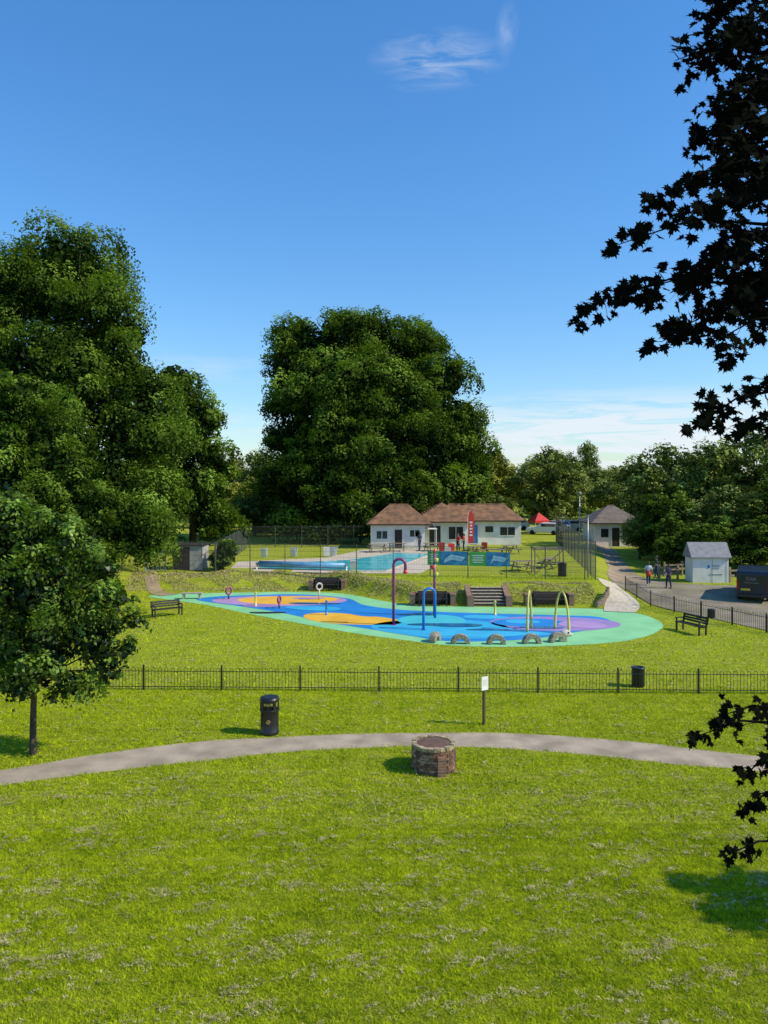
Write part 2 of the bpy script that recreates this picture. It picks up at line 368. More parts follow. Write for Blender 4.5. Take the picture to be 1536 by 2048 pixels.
t = thing('pool_cover_roller', 'rolled blue pool cover on steel stands beside the water', 'pool cover', (-6.1, 57.3, z0))
MB().tube([(-3.3, 0.7, .38), (0, 0, .38), (3.2, -.6, .38)], .23, 14).out('cover_roll', 'cover', t, True)
for x, y in ((-3.45, .73), (3.35, -.63)):
    MB().tube([(x, y - .3, 0), (x, y, .5), (x, y + .3, 0)], .03, 6).tube([(x - .12, y, .4), (x + .12, y, .4)], .1, 10).out('stand', 'steel', t)

# ------------------------------------------------------------ foliage
def unit(a): return a / np.maximum(np.linalg.norm(a, axis=-1, keepdims=True), 1e-9)
def leafmesh(name, V, tone, mat):
    n, k, _ = V.shape
    me = bpy.data.meshes.new(name)
    me.vertices.add(n * k); me.vertices.foreach_set('co', V.astype(np.float32).ravel())
    me.loops.add(n * k); me.loops.foreach_set('vertex_index', np.arange(n * k, dtype=np.int32))
    me.polygons.add(n); me.polygons.foreach_set('loop_start', np.arange(n, dtype=np.int32) * k)
    me.update(calc_edges=True)
    a = me.attributes.new('tone', 'FLOAT', 'FACE'); a.data.foreach_set('value', np.clip(tone, 0, 1).astype(np.float32))
    me.materials.append(M[mat]); return me
def leaves_at(P, Nn, size, rng, aspect=0.65, fold=0.1):
    n = len(P)
    u = unit(np.cross(Nn, rng.normal(size=(n, 3)))); v = np.cross(Nn, u)
    s = (size * rng.uniform(0.6, 1.25, n))[:, None]
    return np.stack([P - u * s * .5, P - v * s * aspect * .5 + Nn * s * fold, P + u * s * .5, P + v * s * aspect * .5 + Nn * s * fold * rng.uniform(-1, 1, (n, 1))], 1)
def crown(main, nsub, rr, nleaf, size, rng, inner=0.2, droop=.16):
    main = np.array(main, float)
    if main.shape[1] == 4: main = np.column_stack([main, main[:, 3] * 1.0, main[:, 3] * .9])
    C, R = main[:, :3], main[:, 3:6]
    wgt = (R[:, 0] * R[:, 2]); wgt /= wgt.sum()
    subs = []
    tries = 0
    while len(subs) < nsub and tries < nsub * 12:
        tries += 1
        i = rng.choice(len(main), p=wgt); d = unit(rng.normal(size=3))
        if d[2] < -0.5 and rng.random() < .5: continue
        p = C[i] + d * R[i] * rng.uniform(.66, 1.0)
        q = (p - C) / R; dist = np.linalg.norm(q, axis=1); dist[i] = 9
        if dist.min() < .7: continue
        subs.append((*p, rr[0] + (rr[1] - rr[0]) * rng.random() ** 1.8))
    S = np.array(subs)
    nl = int(nleaf * (1 - inner))
    ws = S[:, 3] ** 2; ws /= ws.sum()
    i = rng.choice(len(S), nl, p=ws)
    off = rng.normal(0, .14, len(S)); yaw = rng.uniform(0, 6.28, len(S)); el_ = rng.uniform(1.0, 1.5, len(S))
    d = unit(rng.normal(size=(nl, 3)) + np.array([0, 0, .45]))
    rad = S[i, 3] * (.42 + .58 * rng.uniform(0, 1, nl) ** .4)
    lump = 1 + .34 * np.sin(d[:, 0] * 7 + i) * np.sin(d[:, 1] * 7 + i * 1.7)
    Q = d * (rad * lump)[:, None]
    c_, s_ = np.cos(yaw[i]), np.sin(yaw[i])
    qx, qy = Q[:, 0] * el_[i], Q[:, 1]
    hx = np.hypot(qx, qy) / S[i, 3]
    P = S[i, :3] + np.stack([qx * c_ - qy * s_, qx * s_ + qy * c_, Q[:, 2] * .85 - droop * S[i, 3] * hx ** 2], -1)
    Nn = unit(d * 1.0 + rng.normal(size=(nl, 3)) * .3 + np.array([0, 0, .25]))
    tone = .29 + .42 * d[:, 2] + rng.normal(0, .07, nl) + off[i] + .3 * (rad / S[i, 3] - .85)  # shading painted into leaf colour: clump tops lighter, insides darker
    ni = nleaf - nl
    j = rng.choice(len(main), ni, p=wgt); d2 = unit(rng.normal(size=(ni, 3)))
    P2 = C[j] + d2 * R[j] * rng.uniform(.35, .8, (ni, 1)); N2 = unit(d2 + rng.normal(size=(ni, 3)) * .6)
    P = np.vstack([P, P2]); Nn = np.vstack([Nn, N2]); tone = np.concatenate([tone, rng.uniform(0, .08, ni)])  # inner leaves coloured near black as painted crown shade
    sz = np.concatenate([np.full(nl, size), np.full(ni, size * 1.9)])
    return leaves_at(P, Nn, sz, rng), tone
def tree(name, label, base, trunk_h, r, main, nsub, rr, nleaf, size, mat, bark='bark', seed=1, fork=None, group=None, inner=.2, droop=.16):
    rng = np.random.default_rng(seed)
    t = thing(name, label, 'tree', base, 0, group)
    b = Vector(base)
    loc = [(m_[0] - b.x, m_[1] - b.y, m_[2] - b.z, *m_[3:]) for m_ in main]
    mb = MB()
    cx = sum(l[0] for l in loc) / len(loc); cy = sum(l[1] for l in loc) / len(loc)
    top = max(l[2] for l in loc) * .7
    pts = [(0, 0, -.1), (0, 0, .15), (.02 * cx, .02 * cy, trunk_h * .5), (cx * .08, cy * .08, trunk_h), (cx * .4, cy * .4, (trunk_h + top) * .5), (cx * .8, cy * .8, top)]
    mb.tube(pts, [r * 1.5, r * 1.15, r, r * .85, r * .5, r * .1], 12)
    for l in loc:
        s = Vector(pts[3]) * .95; e = Vector(l[:3])
        if e.z < s.z: s = s.lerp(Vector(pts[4]), .25)
        mid = s.lerp(e, .5) + Vector((0, 0, .08 * (e - s).length))
        mb.tube([s, mid, e], [r * .35, r * .22, r * .06], 7)
        for _ in range(3):
            e2 = e + Vector(tuple(rng.normal(size=3))) .normalized() * l[3] * .75
            mb.tube([mid, (mid + e2) / 2 + Vector((0, 0, .2 * l[3] / 3)), e2], [r * .14, r * .09, r * .03], 5)
    mb.out('trunk', bark, t, True)
    V, tone = crown(loc, nsub, rr, nleaf, size, rng, inner, droop)
    c = bpy.data.objects.new('crown', leafmesh('crown', V, tone, mat)); COL.objects.link(c); c.parent = t
    return t
T1 = [(-24.5, 60, 24.4, 3.4), (-22.6, 60, 23.0, 2.0), (-27.6, 61, 22.4, 4.0), (-22.5, 59, 20.1, 3.9), (-31.0, 60, 21.2, 3.4), (-19.9, 60, 18.8, 1.8), (-29.8, 60, 16.2, 5), (-20.9, 60, 16.8, 3.2), (-24.9, 57.5, 13.8, 5.8), (-19.1, 59, 11.4, 3.8), (-18.5, 60, 14.6, 2.1), (-22.2, 57, 7.6, 5.2), (-17.9, 58, 6, 3.2), (-28.4, 57, 9, 5.5), (-33, 60, 12, 5)]
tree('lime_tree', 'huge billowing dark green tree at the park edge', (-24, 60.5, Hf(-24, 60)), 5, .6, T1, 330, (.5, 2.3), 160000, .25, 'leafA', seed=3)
T2 = [(-19.6, 72, 16.8, 2.1), (-18.0, 72, 12.8, 2.8), (-16.3, 72, 9.6, 1.7), (-17.6, 71, 6.7, 3.0), (-16.0, 71, 3.9, 2.2), (-20.5, 72, 9, 3.5), (-15.0, 72, 8.6, 1.2)]
tree('lime_tree', 'slimmer dark tree tucked behind a bigger one', (-17.9, 72, .9), 3, .35, T2, 95, (.4, 1.5), 38000, .28, 'leafA', seed=4)
T3 = [(-21.9, 46, 11.8, 2.4), (-20.4, 46, 9.4, 2.6), (-21.6, 45, 6.6, 3.2), (-18.1, 46, 5.6, 2.5), (-15.2, 47, 5.0, 1.8), (-24, 46, 8, 3.2), (-17.5, 46, 3.4, 2.1), (-14.8, 47.5, 3.6, 1.3), (-19, 45, 8, 1.8)]
tree('lime_tree', 'bushy mid sized green tree on the lawn', (-19, 46.5, 0), 2.5, .3, T3, 160, (.35, 1.3), 64000, .2, 'leafA', seed=5)
C1 = [(-8.6, 86, 22.0, 3.8), (-4.4, 86, 23.6, 3.6), (-9.6, 86, 23.6, 2.2), (-6.8, 84, 17.1, 5.0), (-10.0, 85, 19.2, 3.3), (-9.2, 84.5, 12.1, 3.8), (-10.8, 85, 7.8, 3.4), (-13.0, 86, 6.8, 1.9), (-7.0, 82.5, 7.6, 4.6), (-4.4, 82.5, 5.2, 4), (-11.8, 85, 12.0, 1.7), (-9.2, 84, 4.6, 2.4), (-4.2, 83, 12.5, 5.2), (-10.4, 85, 16.2, 2.3), (-2.6, 83, 17.5, 4.5), (-10.0, 83.5, 3.0, 1.8), (-7.0, 81.5, 3.0, 2.2), (-3.5, 81.8, 2.9, 2.2)]
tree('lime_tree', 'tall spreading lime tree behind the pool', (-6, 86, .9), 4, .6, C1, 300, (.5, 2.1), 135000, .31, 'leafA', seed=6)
C2 = [(-1.2, 87, 23.4, 3.2), (3.0, 87, 22.4, 3.5), (6.3, 87, 19.0, 3.4), (1.8, 85, 15.4, 5.4), (7.4, 86, 14.4, 3.6), (4.6, 86, 9.8, 4.8), (9.4, 87, 11.4, 2.5), (.7, 84, 6.8, 4.6), (8.0, 87, 7.6, 3.2), (-1.5, 85, 18.5, 4.8), (10.3, 88, 8.0, 2.5), (-1, 84, 11, 4.5)]
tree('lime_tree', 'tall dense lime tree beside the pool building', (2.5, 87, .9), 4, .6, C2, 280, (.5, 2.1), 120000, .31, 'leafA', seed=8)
S1 = [(-9.2, 21.3, 6.3, .6), (-10.3, 21.4, 6.3, .9), (-8.5, 21.3, 5.7, .7), (-9.9, 21.4, 5.3, 1.1), (-7.8, 21.3, 5.1, .55), (-9.3, 21, 4.3, 1.2), (-10.6, 21.4, 4.1, 1.4), (-7.6, 21.3, 4.2, .7), (-8.0, 21.2, 3.1, .75), (-9.3, 21, 2.7, 1.0), (-10.6, 21.3, 2.6, 1.1), (-7.7, 21.3, 2.3, .5), (-11.2, 21.6, 5.4, 1.2), (-8.6, 21.1, 2.0, .55), (-7.0, 21.3, 3.7, .35), (-11.3, 22, 6.9, 1.0), (-9.7, 20.8, 2.0, .5), (-7.1, 21.2, 2.9, .3)]
tree('young_tree', 'young leafy tree with a slim leaning trunk by the path', (-9.75, 21.35, 0), 2.1, .085, S1, 190, (.12, .55), 38000, .125, 'leafB', seed=9, inner=.1, droop=.45)
tree('park_tree', 'unseen leafy tree added to shade the lawn', (15.4, 12.0, 0), 3, .14, [(14.1, 12.4, 6.0, .7), (15.2, 12.2, 6.4, .9), (15.9, 12, 5.6, .9), (15.2, 11.8, 7.4, .8)], 40, (.2, .5), 6000, .2, 'leafA', seed=41, inner=.05)  # out of view, added only to throw shade on the near lawn

# generic background trees
def generic(name, seed, mat, label, nl=13000):
    r = np.random.default_rng(seed); main = [(0, 0, 4.6, 2.8)]
    for k in range(10):
        a = r.uniform(0, 6.28); d = r.uniform(.8, 2.7); main.append((d * math.cos(a), d * math.sin(a), r.uniform(1.6, 7.8), r.uniform(1.0, 2.1)))
    main.append((r.uniform(-.6, .6), 0, 8.6, 1.3))
    return tree(name, label, (0, 0, 0), 1.0, .2, main, 130, (.3, .95), nl, .25, mat, seed=seed, group='trees along the far side of the park')
gA = generic('park_tree', 21, 'leafA', 'rounded dark green tree behind the park')
gB = generic('willow_tree', 22, 'leafC', 'soft grey green willow behind the park')
gC = generic('park_tree', 23, 'leafD', 'yellowish green tree behind the park')
gD = generic('willow_tree', 25, 'leafC', 'upright grey green tree behind the park')
place = [ # template, x, y, width scale, height scale
 (gC, 15, 108, 1.3, 1.22), (gB, 22.6, 104, 1.35, 1.15), (gD, 28, 118, 1.2, 1.1), (gC, 11.5, 118, 1.3, 1.3),
 (gB, 27.6, 76, 1.2, 1.12), (gD, 32.0, 74, 1.3, 1.12), (gB, 37, 76, 1.4, 1.28), (gA, 25.8, 70, .8, .7), (gB, 29.5, 66, 1.0, .7), (gA, 33.5, 64, 1.1, .8), (gB, 38, 62, 1.1, .95), (gA, 25.8, 60.5, .75, .45), (gA, 29.5, 60, .85, .45), (gA, 33.5, 59, .85, .48), (gA, 24.6, 65, .6, .45), (gA, 22.9, 61, .45, .32), (gB, 23.6, 71, .5, .4),
 (gC, -25, 128, 1.3, 1.15), (gD, -20.5, 122, 1.3, 1.15), (gC, -17, 100, 1.0, .7), (gC, -14, 96, 1.0, .7), (gB, -30, 110, 1.3, .9),
 (gD, 52.5, 200, 1.2, 1.75), (gB, 41, 150, 1.5, 1.0), (gB, 48, 160, 1.5, 1.05), (gC, 56, 165, 1.5, 1.1), (gD, 34, 140, 1.4, 1.0), (gB, 63, 170, 1.6, 1.15), (gB, 22, 150, 1.5, 1.2), (gC, 30, 160, 1.5, 1.1), (gD, 47, 108, 1.5, 1.15), (gD, 40, 100, 1.4, 1.1), (gB, 46, 78, 1.5, 1.2), (gB, 33, 100, 1.3, .95), (gC, 37, 118, 1.5, 1.0),
 (gA, -34, 78, 1.4, 1.0), (gA, -27, 74, 1.1, .6), (gA, -22, 70, .9, .45), (gA, -30, 66, 1.0, .5), (gC, 7, 130, 1.3, 1.1), (gB, -5, 128, 1.5, 1.2), (gD, 3, 112, 1.3, .8), (gB, -9, 110, 1.3, .8), (gB, 31, 90, 1.0, .75),
 (gB, -15.5, 92, .9, .5), (gC, -12, 100, 1.0, .5), (gA, -8, 96, 1.0, .45), (gB, -2, 99, 1.1, .5), (gA, 4, 98, 1.0, .45), (gB, 10, 97, 1.0, .6), (gB, 14, 96, .7, .5), (gC, -19, 88, .8, .45), (gA, -18, 79, .7, .4), (gB, 17, 122, 1.2, .8), (gB, 26, 135, 1.3, .8), (gC, -19, 108, 1.1, .75)]
used = set()
for i, (g, x, y, sx, sz) in enumerate(place):
    o = g if g.name not in used else dup(g, (0, 0, 0)); used.add(g.name)
    o.location = (x, y, Hf(x, y)); o.scale = (sx, sx, sz); o.rotation_euler = (0, 0, i * 1.37)
rw = np.random.default_rng(5); fm = []
for x in np.arange(-260, 330, 6.5):
    fm.append((x + rw.uniform(-2, 2), 255 + rw.uniform(-20, 20), rw.uniform(3.5, 5.5), rw.uniform(5, 7.5)))
V, tone = crown(fm, 700, (1.4, 3.0), 55000, 1.0, rw, .3)
fw = bpy.data.objects.new('woodland', leafmesh('woodland', V, tone, 'leafC')); COL.objects.link(fw); fw['kind'] = 'stuff'; fw['label'] = 'distant belt of mixed green woodland'; fw['category'] = 'woodland'
tree('shrub', 'rounded green shrub against the pool fence', (-12.0, 57.5, .9), .4, .05, [(-12, 57.5, 2.0, .9), (-11.7, 57.6, 2.6, .6), (-12.3, 57.3, 1.5, .7)], 40, (.2, .4), 7000, .16, 'leafA', seed=31)

# ------------------------------------------------------------ maple close to the viewpoint
def maple():
    t = thing('maple_tree', 'dark leaved maple with drooping palmate foliage', 'tree', (5.6, 7.2, 0))
    B = Vector((5.6, 7.2, 0)); rng = random.Random(5)
    mb = MB()
    mb.tube([B, B + Vector((0, 0, 2)), B + Vector((.1, 0, 6)), B + Vector((-.1, .1, 10)), B + Vector((0, .2, 14))], [.36, .28, .24, .17, .05], 12)
    paths = []
    anchors = [((2.5, 11.2), (3.4, 11.4), 6.6, .9), ((3.05, 11.9), (3.7, 12.3), 6.9, 1.2), ((2.95, 10.9), (3.7, 11.2), 6.9, 1.1), ((2.8, 10.4), (3.6, 10.7), 6.4, 1.1), ((2.25, 9.98), (3.5, 10.25), 6.6, 1.2), ((1.95, 9.62), (3.5, 9.85), 6.7, .9), ((2.45, 9.75), (3.4, 9.9), 6.2, 1.1), ((2.05, 9.2), (3.5, 9.3), 6.6, 1.2), ((1.62, 9.05), (3.3, 9.25), 6.5, 1.0), ((2.45, 8.82), (3.5, 9.12), 6.8, 1.2), ((2.75, 8.75), (3.5, 9.0), 6.4, .9), ((2.6, 8.02), (3.5, 8.4), 6.6, 1.2), ((2.85, 7.95), (3.5, 8.2), 6.4, .9),
               ((2.6, 5.42), (3.5, 5.5), 6.5, .8), ((2.95, 5.5), (3.6, 5.55), 6.8, .6), ((3.05, 5.0), (3.5, 5.3), 6.6, .7), ((3.1, 4.75), (3.5, 4.95), 6.6, .5), ((2.88, 4.42), (3.5, 4.5), 6.5, .8)]
    for (tx, tz), (sx, sz), Y, wd in anchors:
        paths.append((Vector((sx, Y + .1, sz)), Vector((tx, Y, tz)), wd, tz))
    for k in range(40):
        z = 8.95 + 4.2 * (k + rng.random()) / 40; lim = 2.65 if z < 10.6 else 2.9
        a = rng.uniform(-.5, .7); s = Vector((3.9, 6.9 + a, z + .2)); e = Vector((rng.uniform(lim, 3.3), 6.7 + a, z - rng.uniform(0, .35))); paths.append((s, e, 1.0, 9))
    for k in range(24):
        z = rng.uniform(3.5, 13.5); a = rng.uniform(-.8, .4)
        s = Vector((4.9 + rng.uniform(0, 1), 7 + a, z)); e = Vector((4.4 + rng.uniform(0, .8), 6.4 + a * 1.5, z - rng.uniform(-.1, .5))); paths.append((s, e, 1.2, 9))
    pts = [(0, -.05), (.10, -.02), (.32, -.12), (.27, .03), (.5, .10), (.33, .19), (.58, .42), (.33, .36), (.27, .48), (.14, .40), (.17, .68), (.06, .66), (0, .98)]
    tmpl = pts + [(-x, y) for x, y in pts[-2:0:-1]]
    VV = []; TT = []
    def add_leaf(p, direc, size):
        n = Vector((rng.gauss(0, .5), -1 + rng.gauss(0, .5), rng.gauss(.45, .4))).normalized()
        v = (direc - n * direc.dot(n)).normalized(); u = v.cross(n)
        cup = rng.uniform(-.25, .35)
        VV.append([tuple(p + u * x * size + v * y * size + n * size * cup * (abs(x) * .9 - y * y * .35)) for x, y in tmpl]); TT.append(rng.random())
    for s, e, wd, ty in paths:
        tr = B.copy(); tr.z = max(2.2, s.z - 1.2)
        L = (e - s).length
        m1 = s.lerp(e, .5) + Vector((0, 0, .10 * L))
        mb.tube([tr, tr.lerp(s, .5) + Vector((0, 0, .15)), s, m1, e], [.06, .035, .018, .009, .003], 6)
        nt_ = max(5, int(L * 11 * wd))
        for k in range(nt_):
            f = (k + rng.random()) / nt_
            p = (s.lerp(m1, f * 2) if f < .5 else m1.lerp(e, f * 2 - 1))
            spread = .36 * (1 - f * .55)
            tip = p + Vector((rng.uniform(-.8, .35), rng.uniform(-.9, .9), rng.uniform(-.8, .6))) * spread * (1 if ty > 6 else .7)
            mb.tube([p, (p + tip) / 2 + Vector((0, 0, .03)), tip], [.004, .003, .0015], 4)
            for q in range(rng.randint(4, 7)):
                g = rng.uniform(.2, 1.05); lp = p.lerp(tip, g) + Vector((rng.gauss(0, .04), rng.gauss(0, .05), rng.gauss(0, .035)))
                d = Vector((rng.gauss(-.35, .6), rng.gauss(0, .4), rng.gauss(-.55, .45))).normalized()
                add_leaf(lp, d, rng.uniform(.08, .145) if ty > 6 else rng.uniform(.065, .115))
    mo = MB(); mo.v = [tuple(Vector(v) - B) for v in mb.v]; mo.f = mb.f; mo.m = mb.m
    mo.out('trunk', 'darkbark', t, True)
    V = np.array(VV) - np.array(B)
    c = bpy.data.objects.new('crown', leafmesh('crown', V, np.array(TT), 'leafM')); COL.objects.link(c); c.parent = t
maple()

# ------------------------------------------------------------ grass blades and clippings
def poly_mask(px_, py_, poly):
    inside = np.zeros(len(px_), bool); n = len(poly)
    for i in range(n):
        x1, y1 = poly[i]; x2, y2 = poly[(i + 1) % n]
        c = ((y1 > py_) != (y2 > py_)) & (px_ < (x2 - x1) * (py_ - y1) / (y2 - y1 + 1e-12) + x1)
        inside ^= c
    return inside
PL = resample(pathL, 10); PR = resample(pathR, 10)
path_poly = [tuple(p) for p in PL] + [tuple(p) for p in PR[::-1]]
pad_poly = [tuple(p) for p in resample(pad_out, 8, True)]
def wave(x, y, s=0):
    return (np.sin(x * 2.1 + 1.3 * np.sin(y * 1.7 + s)) + np.sin(y * 2.9 + 1.1 * np.sin(x * 1.3 + s)) + np.sin((x + y) * 5.3 + s) * .5) / 2.5
def bladegeo(X, Y, h, wd, rng, lean_k=.6):
    n = len(X); Z = H(X, Y)
    a = rng.uniform(0, 6.283, n); hh = h * rng.uniform(.5, 1.5, n) * (1 + .4 * wave(X * 1.5, Y * 1.5))
    dx, dy = np.cos(a) * wd, np.sin(a) * wd
    lean = rng.normal(0, lean_k, (n, 2)) * hh[:, None]
    return np.stack([np.stack([X - dx, Y - dy, Z], -1), np.stack([X + dx, Y + dy, Z], -1), np.stack([X + lean[:, 0], Y + lean[:, 1], Z + hh], -1)], 1)
def blades(n, y0, y1, h, wd, rng):
    u = rng.uniform(0, 1, n); Y = np.sqrt(y0 ** 2 + u * (y1 ** 2 - y0 ** 2)); X = rng.uniform(-.53, .53, n) * Y
    edge = rng.normal(0, .09, n) + .05 * wave(X * 4, X * 2.3)
    k = ~poly_mask(X, Y + edge, path_poly) & ~poly_mask(X, Y, pad_poly) & (np.hypot(X - 1.31, Y - 20.3) > .6)
    X, Y = X[k], Y[k]
    V = bladegeo(X, Y, h, wd, rng, .8)
    tone = .45 + .08 * wave(X * .7, Y * .9, 2) + .13 * wave(X * 3.1, Y * 3.7, 5) + .15 * wave(X * 8.7, Y * 9.3, 1) + rng.normal(0, .2, len(X)) + .1 * np.clip((Y - 22) / 12, 0, 1)
    return V, tone
rg = np.random.default_rng(77)
A = [blades(360000, 10, 17, .036, .0062, rg), blades(230000, 17, 28, .045, .010, rg), blades(140000, 28, 54, .05, .02, rg)]
me = leafmesh('grass', np.vstack([a[0] for a in A]), np.concatenate([a[1] for a in A]), 'blade')
o = bpy.data.objects.new('grass', me); COL.objects.link(o); o['kind'] = 'stuff'; o['label'] = 'short bright green mown grass blades'; o['category'] = 'grass'
def clip():
    r = np.random.default_rng(19); Vs = []; Ts = []
    nc = 25000
    Y = np.where(r.random(nc) < .45, r.uniform(9.8, 20, nc), np.sqrt(9.8 ** 2 + r.uniform(0, 1, nc) * (50 ** 2 - 9.8 ** 2)))
    X = r.uniform(-.54, .54, nc) * Y
    ang = .26
    row = (Y * math.cos(ang) - X * math.sin(ang))
    ph = np.abs(((row / .8 + .25 * np.sin(X * .9) + .35 * wave(X * .8, Y * .8, 7)) % 1) - .5) * 2
    prob = np.clip(1.05 - ph * 1.1, .1, 1) * np.clip(.55 + .75 * wave(X * .9, Y * 1.1, 1), .1, 1)
    keep = r.random(nc) < prob
    X, Y = X[keep], Y[keep]
    for x, y in zip(X, Y):
        near = y < 22
        big = r.random() < .13
        m_ = int(r.integers(5, 16)) * (3 if big else 1) if near else int(r.integers(3, 10))
        sx, sy = r.uniform(.02, .06) * (1.8 if big else 1), r.uniform(.012, .03) * (1.6 if big else 1)
        px_ = r.normal(0, sx, m_); py_ = r.normal(0, sy, m_) + px_ * r.uniform(-.4, .9)
        L_ = r.uniform(.02, .065, m_) * (1 if near else 1.7); wd = r.uniform(.002, .0038, m_) * (1 if near else 2.4)
        a = r.uniform(0, 6.283, m_); z = r.uniform(.02, .05, m_) * (1.3 if big else 1); tz = r.normal(0, .008, m_)
        cx, cy = x + px_, y + py_
        z = z + H(cx, cy)
        ux, uy = np.cos(a), np.sin(a)
        V = np.stack([np.stack([cx - ux * L_ / 2 - uy * wd, cy - uy * L_ / 2 + ux * wd, z - tz], -1), np.stack([cx - ux * L_ / 2 + uy * wd, cy - uy * L_ / 2 - ux * wd, z - tz], -1),
                      np.stack([cx + ux * L_ / 2 + uy * wd, cy + uy * L_ / 2 - ux * wd, z + tz], -1), np.stack([cx + ux * L_ / 2 - uy * wd, cy + uy * L_ / 2 + ux * wd, z + tz], -1)], 1)
        Vs.append(V); Ts.append(np.clip(r.normal(.42, .3, m_) + r.normal(0, .2), 0, 1))
    # dry tufts on the bank behind the pad
    nb = 26000; X = r.uniform(-18, 13.2, nb); Y = np.interp(X, FX, FY) + r.uniform(.1, 3.4, nb)
    kk = (np.abs(X - 6.35) > 1.4) & ~((np.abs(X - 2.95) < 1.5) & (Y < 47.4)) & ~((np.abs(X - 10) < 1.6) & (Y < 47.4)) & ~((np.abs(X + 3.9) < 1.4) & (Y < 53.4)) & (wave(X, Y, 3) > -.3)
    X, Y = X[kk], Y[kk]; V3 = bladegeo(X, Y, .09, .02, r, .8)
    Vs.append(np.concatenate([V3, V3[:, 2:3] + .004], 1)); Ts.append(np.clip(r.normal(.45, .3, len(X)), 0, 1))
    V = np.vstack(Vs); T = np.concatenate(Ts); c = V.mean(1)
    k = ~poly_mask(c[:, 0], c[:, 1], path_poly) & ~poly_mask(c[:, 0], c[:, 1], pad_poly) & (np.hypot(c[:, 0] - 1.31, c[:, 1] - 20.3) > .6)
    return V[k], T[k]
V, T = clip()
o = bpy.data.objects.new('grass_clippings', leafmesh('grass_clippings', V, T, 'straw')); COL.objects.link(o); o['kind'] = 'stuff'; o['label'] = 'dry straw coloured mowing clippings in rows'; o['category'] = 'grass clippings'

# ------------------------------------------------------------ brick well
def well():
    t = thing('brick_well', 'round brick capped well with weathered stone rim', 'well', (1.31, 20.3, 0), .1)
    mb = MB(); R = .565
    mb.lathe([(R - .012, -.05), (R - .012, .6)], 48, 3)
    r = random.Random(3)
    for c in range(8):
        n = 26; z = .0375 + c * .075
        for k in range(n):
            a = 2 * math.pi * (k + (.5 if c % 2 else 0)) / n
            rr = R - .035 + r.uniform(-.006, .01)
            mb.box((rr * math.cos(a), rr * math.sin(a), z), (.1, .126 + r.uniform(-.006, .004), .064), r.choice([0, 0, 1, 2]), a)
    mb.out('wall', [pm('well_brick', (.26, .13, .07), (.15, .08, .05), 14, .9, .6), pm('well_brick_pale', (.44, .29, .18), (.27, .17, .11), 14, .9, .6), pm('well_brick_dark', (.13, .08, .055), (.08, .05, .04), 14, .9, .6), 'stone'], t)
    rim = MB()
    for k in range(22):
        a = 2 * math.pi * k / 22; a2 = a + 2 * math.pi / 22 - .03; zt = .70 + r.uniform(-.012, .008)
        c_, s_, c2, s2 = math.cos(a), math.sin(a), math.cos(a2), math.sin(a2)
        ro, ri = .59 + r.uniform(-.015, .01), .46
        vs = [(ri * c_, ri * s_, .6), (ro * c_, ro * s_, .6), (ro * c2, ro * s2, .6), (ri * c2, ri * s2, .6)]
        vs += [(x, y, zt) for x, y, _ in vs]
        rim.add(vs, [(3, 2, 1, 0), (4, 5, 6, 7), (0, 1, 5, 4), (1, 2, 6, 5), (2, 3, 7, 6), (3, 0, 4, 7)], 0)
    rim.out('rim', pm('mossy_stone', (.46, .35, .21), (.2, .16, .09), 7, .95, .8), t, bevel=.008)
    MB().lathe([(.462, .55), (.462, .67), (.2, .695), (.0, .70)], 40).out('cover', pm('rusty_cover', (.17, .09, .06), (.09, .055, .04), 6, .9, .6), t)
    MB().box((.1, -.60, .24), (.2, .16, .5)).out('pier', 'brick', t)
well()

# ------------------------------------------------------------ litter bin
def bin_big():
    t = thing('litter_bin', 'black cylindrical litter bin with gold trim beside the path', 'litter bin', (-3.43, 23.05, 0))
    MB().lathe([(.27, 0), (.285, .02), (.285, .1), (.27, .12), (.27, .70), (.285, .71), (.285, .74), (.27, .75)], 32).out('body', 'black', t, True)
    hd = MB(); hd.lathe([(.285, .98), (.295, 1.0), (.295, 1.05), (.27, 1.1), (.2, 1.125), (0, 1.13)], 32)
    for a0, a1 in ((-.3, .3), (math.pi - .3, math.pi + .3), (math.pi / 2 - .3, math.pi / 2 + .3), (-math.pi / 2 - .88, -math.pi / 2 - .62), (-math.pi / 2 + .62, -math.pi / 2 + .88)):
        for k in range(5):
            a = a0 + (a1 - a0) * (k + .5) / 5
            hd.box((.272 * math.cos(a), .272 * math.sin(a), .865), (.02, .285 * (a1 - a0) / 5 + .01, .25), 0, a)
    hd.lathe([(.2, .74), (.2, .98)], 20)
    hd.out('hood', 'black', t)
    gb = MB()
    for z in (.725, 1.0): gb.lathe([(.288, z), (.299, z + .004), (.299, z + .012), (.288, z + .016)], 32)
    gb.out('trim', 'black', t)
    MB().box((0, -.262, .93), (.26, .012, .07)).out('litter_sign', 'gold', t)
    lettering('LITTER', .06, (0, -.27, .93), (math.pi / 2, 0, 0), 'black', t)
    e = MB(); e.tube([(.055 * math.cos(a / 12 * 6.2832), -.276, .42 + .055 * math.sin(a / 12 * 6.2832)) for a in range(13)], .006, 5); e.tube([(0, -.276, .36), (0, -.276, .47)], .008, 5); e.tube([(-.03, -.276, .42), (.03, -.276, .42)], .008, 5)
    e.out('emblem', 'gold', t)
bin_big()
def bin_small(x, y, h=.8, r=.24, lab='black slatted litter bin standing on the grass'):
    t = thing('litter_bin', lab, 'litter bin', (x, y, Hf(x, y)))
    b = MB(); b.lathe([(r * .88, 0), (r * .88, h * .95)], 20)
    for k in range(20):
        a = 2 * math.pi * k / 20; b.box((r * .93 * math.cos(a), r * .93 * math.sin(a), h * .5), (.02, r * .24, h * .9), 0, a)
    b.out('body', 'black', t)
    MB().lathe([(r, h * .93), (r * 1.04, h * .95), (r * 1.04, h), (r * .75, h), (r * .7, h * .94)], 20).out('rim', 'black', t, True)
    return t
